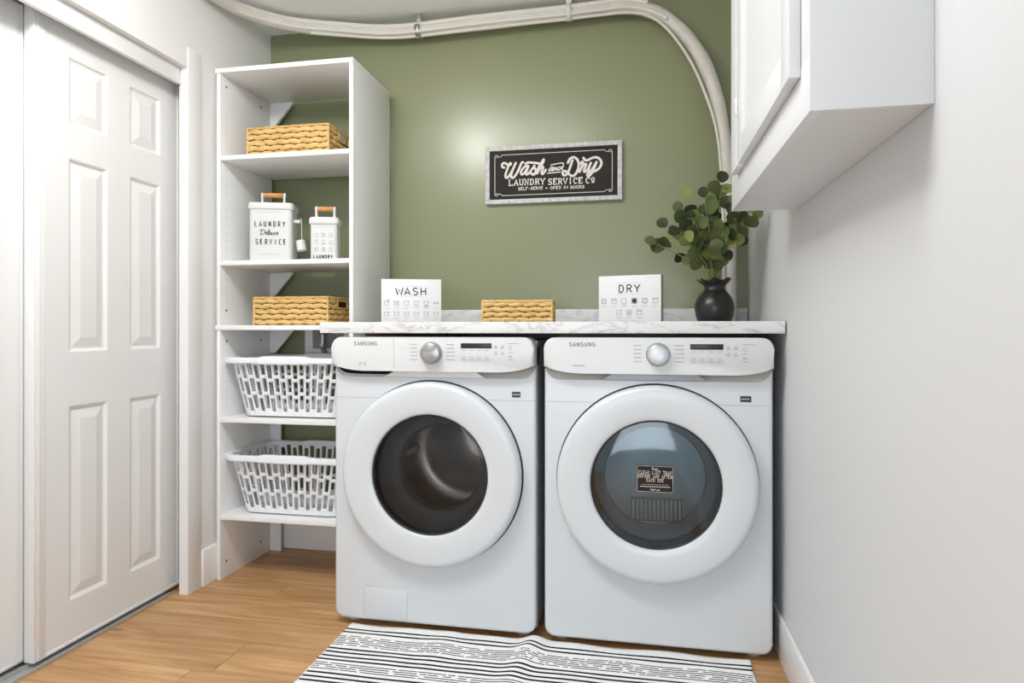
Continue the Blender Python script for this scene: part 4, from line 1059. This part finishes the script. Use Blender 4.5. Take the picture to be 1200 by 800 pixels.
EU = thing('eucalyptus_bunch', 'green round leaved eucalyptus sprigs arranged in the black vase', 'plant', (VX, VY, CT + .14))
def leaf_mesh(m):
    b = B(); rows = []
    prof = [0.10, 0.34, 0.46, 0.50, 0.47, 0.36, 0.16]
    for i, h_ in enumerate(prof):
        yv = i / (len(prof) - 1); row = []
        for k in (-1, -.5, 0, .5, 1):
            row.append((h_ * k, yv, 0.10 * abs(k) ** 1.4 * h_ * 2 - 0.10 * (yv - .5) ** 2 * 2))
        rows.append(row)
    b.grid(rows)
    bmesh.ops.recalc_face_normals(b.bm, faces=b.bm.faces)
    me = bpy.data.meshes.new('leaf'); b.bm.to_mesh(me); b.bm.free(); me.shade_smooth(); me.materials.append(m); return me
LM = [leaf_mesh(M['leaf_dark']), leaf_mesh(M['leaf_mid']), leaf_mesh(M['leaf_pale'])]
er = random.Random(21)
eo = Vector((VX, VY, CT + .14))
ribs = B
# stems: end point in the room, bend, leaves along it
STEMS = [
    ((0.060, 2.400, 1.318), .6), ((0.100, 2.470, 1.388), .5), ((0.176, 2.430, 1.480), .35), ((0.145, 2.380, 1.425), .45),
    ((0.222, 2.380, 1.470), .3), ((0.288, 2.450, 1.535), .2), ((0.345, 2.280, 1.395), .4), ((0.375, 2.330, 1.385), .45),
    ((0.258, 2.280, 1.345), .2), ((0.135, 2.320, 1.335), .5), ((0.300, 2.300, 1.335), .3), ((0.250, 2.500, 1.42), .2), ((0.18, 2.30, 1.385), .3), ((0.31, 2.36, 1.44), .3), ((0.215, 2.255, 1.300), .2)]
for end, bend in STEMS:
    e = Vector(end) - eo
    base = Vector((e.x * .06, e.y * .06, -.06)); mid1 = Vector((e.x * .22, e.y * .22, e.z * .35)); mid2 = Vector((e.x * .62, e.y * .62, e.z * .72))
    path = catmull([base, mid1, mid2, e], 8)
    so = B().tube(path, .0028, 6, r1=.0012).build('stem', M['stem'], EU)
    n = len(path); L_ = e.length
    steps = max(2, int(L_ / 0.048))
    for k in range(steps + 1):
        f = .36 + .64 * k / steps
        p = path[min(n - 1, int(f * (n - 1)))]; d = (path[min(n - 1, int(f * (n - 1)) + 1)] - path[max(0, int(f * (n - 1)) - 2)]).normalized()
        for sd in ((-1, 1) if k < steps else (0,)):
            if sd and er.random() < .25: continue
            az = er.uniform(0, pi)
            side = Vector((cos(az), -abs(sin(az)) * .7, er.uniform(-.2, .5)))
            dirv = (side * sd * .85 + d * (.55 if sd else 1.2)).normalized()
            if dirv.y > .45: dirv.y *= .3; dirv.normalize()
            toward = Vector((-.25 + er.uniform(-.5, .5), -1, er.uniform(-.3, .7)))
            zax = (toward - dirv * toward.dot(dirv)).normalized(); xax = dirv.cross(zax)
            s_ = er.uniform(.040, .056) * (1.0 if f < .93 else .82)
            tone = er.choices((0, 1, 2), (.5, .36, .14))[0]
            lf = bpy.data.objects.new('leaf', LM[tone]); COL.objects.link(lf); lf.parent = so
            mt = Matrix((xax, dirv, zax)).transposed().to_4x4()
            pos = p + dirv * .006
            wp = pos + eo
            # keep clear of the right wall and the green wall
            tip = wp + dirv * s_
            if max(wp.x, tip.x) > WR - .02 or tip.y > 2.66: lf.parent = None; bpy.data.objects.remove(lf); continue
            lf.matrix_local = Matrix.Translation(pos) @ mt @ Matrix.Diagonal((s_ * 1.0, s_, s_, 1))

# ------------------------------------------------------------------ wall cabinet on the right wall
CB = thing('wall_cabinet', 'shallow white wall cabinet with one framed door, above the counter end', 'cabinet', (WR, 1.5, 1.348))
cx0, cy0, cy1, cz0, cz1 = 0.256, 1.073, 1.945, 1.348, 2.384
cp_ = lambda b, n, par=CB, **k: b.build(n, M['cabinet'], par, world=True, **k)
for ya, yb in ((cy0, cy0 + .016), (cy1 - .016, cy1)): cp_(B().box(cx0 + .0008, WR - .0002, ya, yb, cz0, cz1, .0008), 'side_panel')
cp_(B().box(cx0 + .018, WR - .001, cy0 + .016, cy1 - .016, cz0 + .0005, cz0 + .016), 'bottom_panel'); cp_(B().box(WR - .008, WR - .001, cy0 + .016, cy1 - .016, cz0 + .016, cz1), 'back_panel')
fwid = .086; dy1_ = 1.695
cp_(B().box(cx0, cx0 + .018, cy0 + .0005, cy1 - .0005, cz0 - .0002, cz0 + fwid, .0005), 'frame_rail')
for ya, yb in ((cy0 + .0005, cy0 + .062), (dy1_ + .014, cy1 - .0005)): cp_(B().box(cx0, cx0 + .018, ya, yb, cz0 + fwid, cz1, .0005), 'frame_stile')
dy0, dy1, dz0 = 1.128, 1.695, 1.421; rw = .060
cd = cp_(B().box(cx0 - .011, cx0 - .003, dy0 + rw - .002, dy1 - rw + .002, dz0 + rw - .002, cz1 - .02), 'door', smooth=False)
for ya, yb in ((dy0, dy0 + rw), (dy1 - rw, dy1)): cp_(B().box(cx0 - .019, cx0 - .0005, ya, yb, dz0, cz1 - .02, .0012), 'door_stile', cd)
cp_(B().box(cx0 - .019, cx0 - .0005, dy0 + rw, dy1 - rw, dz0, dz0 + rw, .0012), 'door_rail', cd)
cp_(B().box(cx0 - .019, cx0 - .0005, dy1 + .013, 1.812, dz0, cz1 - .02, .0012), 'hinge_stile')
B().box(cx0 - .0009, cx0 - .0003, dy1 + .0005, dy1 + .0125, dz0 + .002, cz1 - .02).build('gap_shade_strip', M['gap'], CB, world=True, smooth=False)  # dark strip painting the shade inside the gap beside the door
for z in (1.565, 2.20):
    hb = B(); hb.cyl((cx0 - .0195, dy1 + .0065, z - .020), (cx0 - .0195, dy1 + .0065, z + .020), .0050, 10)
    hb.build('hinge', M['chrome'], CB, world=True)

# ------------------------------------------------------------------ painted pipe and cables under the ceiling
PB = thing('pipe_run', 'white painted pipe with cables sagging below the ceiling, bending down the corner', 'pipe', (-0.3, 2.72, 2.34))
path = [(-1.655, 1.90, 2.335), (-1.655, 2.20, 2.335), (-1.635, 2.42, 2.337), (-1.50, 2.60, 2.337), (-1.28, 2.69, 2.334), (-1.03, 2.715, 2.318), (-0.70, 2.72, 2.322), (-0.40, 2.72, 2.330), (-0.16, 2.72, 2.338), (-0.03, 2.72, 2.332),
        (0.085, 2.72, 2.288), (0.175, 2.72, 2.205), (0.245, 2.72, 2.095), (0.295, 2.72, 1.96), (0.325, 2.72, 1.80), (0.342, 2.72, 1.6), (0.350, 2.725, 1.35), (0.352, 2.73, 1.039)]
pc = catmull(path, 10)
B().tube(pc, .0275, 16, fn=lambda u: 1 + .035 * sin(u * 90) + .03 * sin(u * 37)).build('main_pipe', M['pipe'], PB, world=True, ang=80)
def offset_path(p, dx, dy, dz, wob, f0=0.0, f1=1.0):
    n = len(p); out = []
    for i in range(int(f0 * (n - 1)), int(f1 * (n - 1)) + 1):
        q = p[i]; out.append((q.x + dx + wob * sin(i * .33), q.y + dy + wob * .4 * cos(i * .27), q.z + dz + wob * sin(i * .21 + 1)))
    return out
B().tube(offset_path(pc, 0.0, -.022, .016, .003, 0, .56), .0105, 8).build('cable', M['wire'], PB, world=True)
B().tube(offset_path(pc, 0.0, -.024, -.013, .003, 0, .60), .009, 8).build('cable', M['wire'], PB, world=True)
B().tube(offset_path(pc, 0.006, -.008, -.027, .002, .2, .60), .007, 8).build('cable', M['wire'], PB, world=True)
lc = catmull([(-.10, 2.70, 2.305), (.01, 2.70, 2.292), (.10, 2.70, 2.23), (.19, 2.70, 2.10), (.255, 2.70, 1.95), (.298, 2.70, 1.80), (.318, 2.70, 1.6), (.325, 2.70, 1.3), (.328, 2.71, 1.04)], 8)
B().tube(lc, .0055, 8).build('cable', M['wire'], PB, world=True)
for x, z in ((-0.945, 2.317), (-0.29, 2.334)):
    cl = B(); n = 24
    cl.grid([[(x + dx, 2.718 + .034 * cos(2 * pi * k / n), z + .034 * sin(2 * pi * k / n)) for k in range(n)] for dx in (-.011, .011)], close_u=True)
    ms_ = M['steel'] if x < -.5 else M['wire']
    st_ = cl.build('pipe_strap', ms_, PB, world=True, solid=.0025)
    B().box(x - .011, x + .011, 2.700, 2.706, z + .025, ZC - .001, .001).build('hanger_tab', ms_, st_, world=True)

# ------------------------------------------------------------------ supply box and hose behind the shelves
OB = thing('outlet_box', 'recessed supply box with a red valve on the back wall', 'outlet box', (-1.41, 2.779, .90))
ox0, ox1, oz0, oz1 = -1.515, -1.285, .895, 1.075; k = .038
for q in ((ox0, ox0 + k, oz0, oz1), (ox1 - k, ox1, oz0, oz1), (ox0 + k, ox1 - k, oz0, oz0 + .030), (ox0 + k, ox1 - k, oz1 - .030, oz1)): B().box(q[0], q[1], 2.766, 2.7795, q[2], q[3], .001).build('frame_side', M['melamine'], OB, world=True)
B().box(ox0 + k, ox1 - k, 2.776, 2.7795, oz0 + .03, oz1 - .03).build('back_plate', M['box_plastic'], OB, world=True, smooth=False)
vb = B(); vb.cyl((-1.418, 2.752, .948), (-1.418, 2.752, .990), .011, 14); vb.cyl((-1.418, 2.776, .985), (-1.418, 2.745, .985), .009, 12); vb.cyl((-1.418, 2.752, .935), (-1.418, 2.752, .950), .015, 6)
vb.build('valve', M['steel'], OB, world=True)
B().box(-1.436, -1.394, 2.742, 2.756, .992, 1.006, .004).build('valve_handle', M['red'], OB, world=True)
hs = B(); hs.tube(catmull([(-1.418, 2.751, .935), (-1.412, 2.750, .915), (-1.385, 2.757, .880), (-1.30, 2.764, .80), (-1.20, 2.764, .70), (-1.10, 2.764, .62)], 8), .0105, 10)
tag(hs.build('water_hose', M['hose']), 'grey braided water hose running down from the red valve', 'hose')

# ------------------------------------------------------------------ rug
RG = B(); nx, ny = 150, 90
rx0, rx1, ry0, ry1 = -0.968, 0.326, 1.10, 2.085
rows = []
for j in range(ny + 1):
    v = ry0 + (ry1 - ry0) * j / ny; row = []
    for i in range(nx + 1):
        u = rx0 + (rx1 - rx0) * i / nx
        fade = max(0.0, min(1.0, (v - 1.70) / .32))
        z = .0055 + .017 * fade * math.exp(-((u + .335 + (2.085 - v) * .12) / .036) ** 2) + .002 * fade * (sin(u * 23) * sin(v * 31) + 1)
        z += .004 * math.exp(-((u + .62) / .05) ** 2) * max(0, min(1, (v - 1.8) / .1)) 
        row.append((u + .0012 * sin(v * 40), v + .003 * sin(u * 17), z))
    rows.append(row)
RG.grid(rows)
rug = RG.build('rug', M['rug'], None, solid=.004, ang=80)
# stripes are counted from the far hem
for v in rug.data.vertices: v.co.y -= ry1
rug.location = (0, ry1, 0)
tag(rug, 'black and white striped cotton rug on the wooden floor before the machines', 'rug')
for x_ in (rx0 + .003, rx1 - .003):
    hb = B(); hb.tube([(x_, -0.004 - (ry1 - ry0 - .006) * k / 40, .006 + .0009 * sin(k * 1.7)) for k in range(41)], .003, 6); hb.build('side_hem', M['card'], rug)
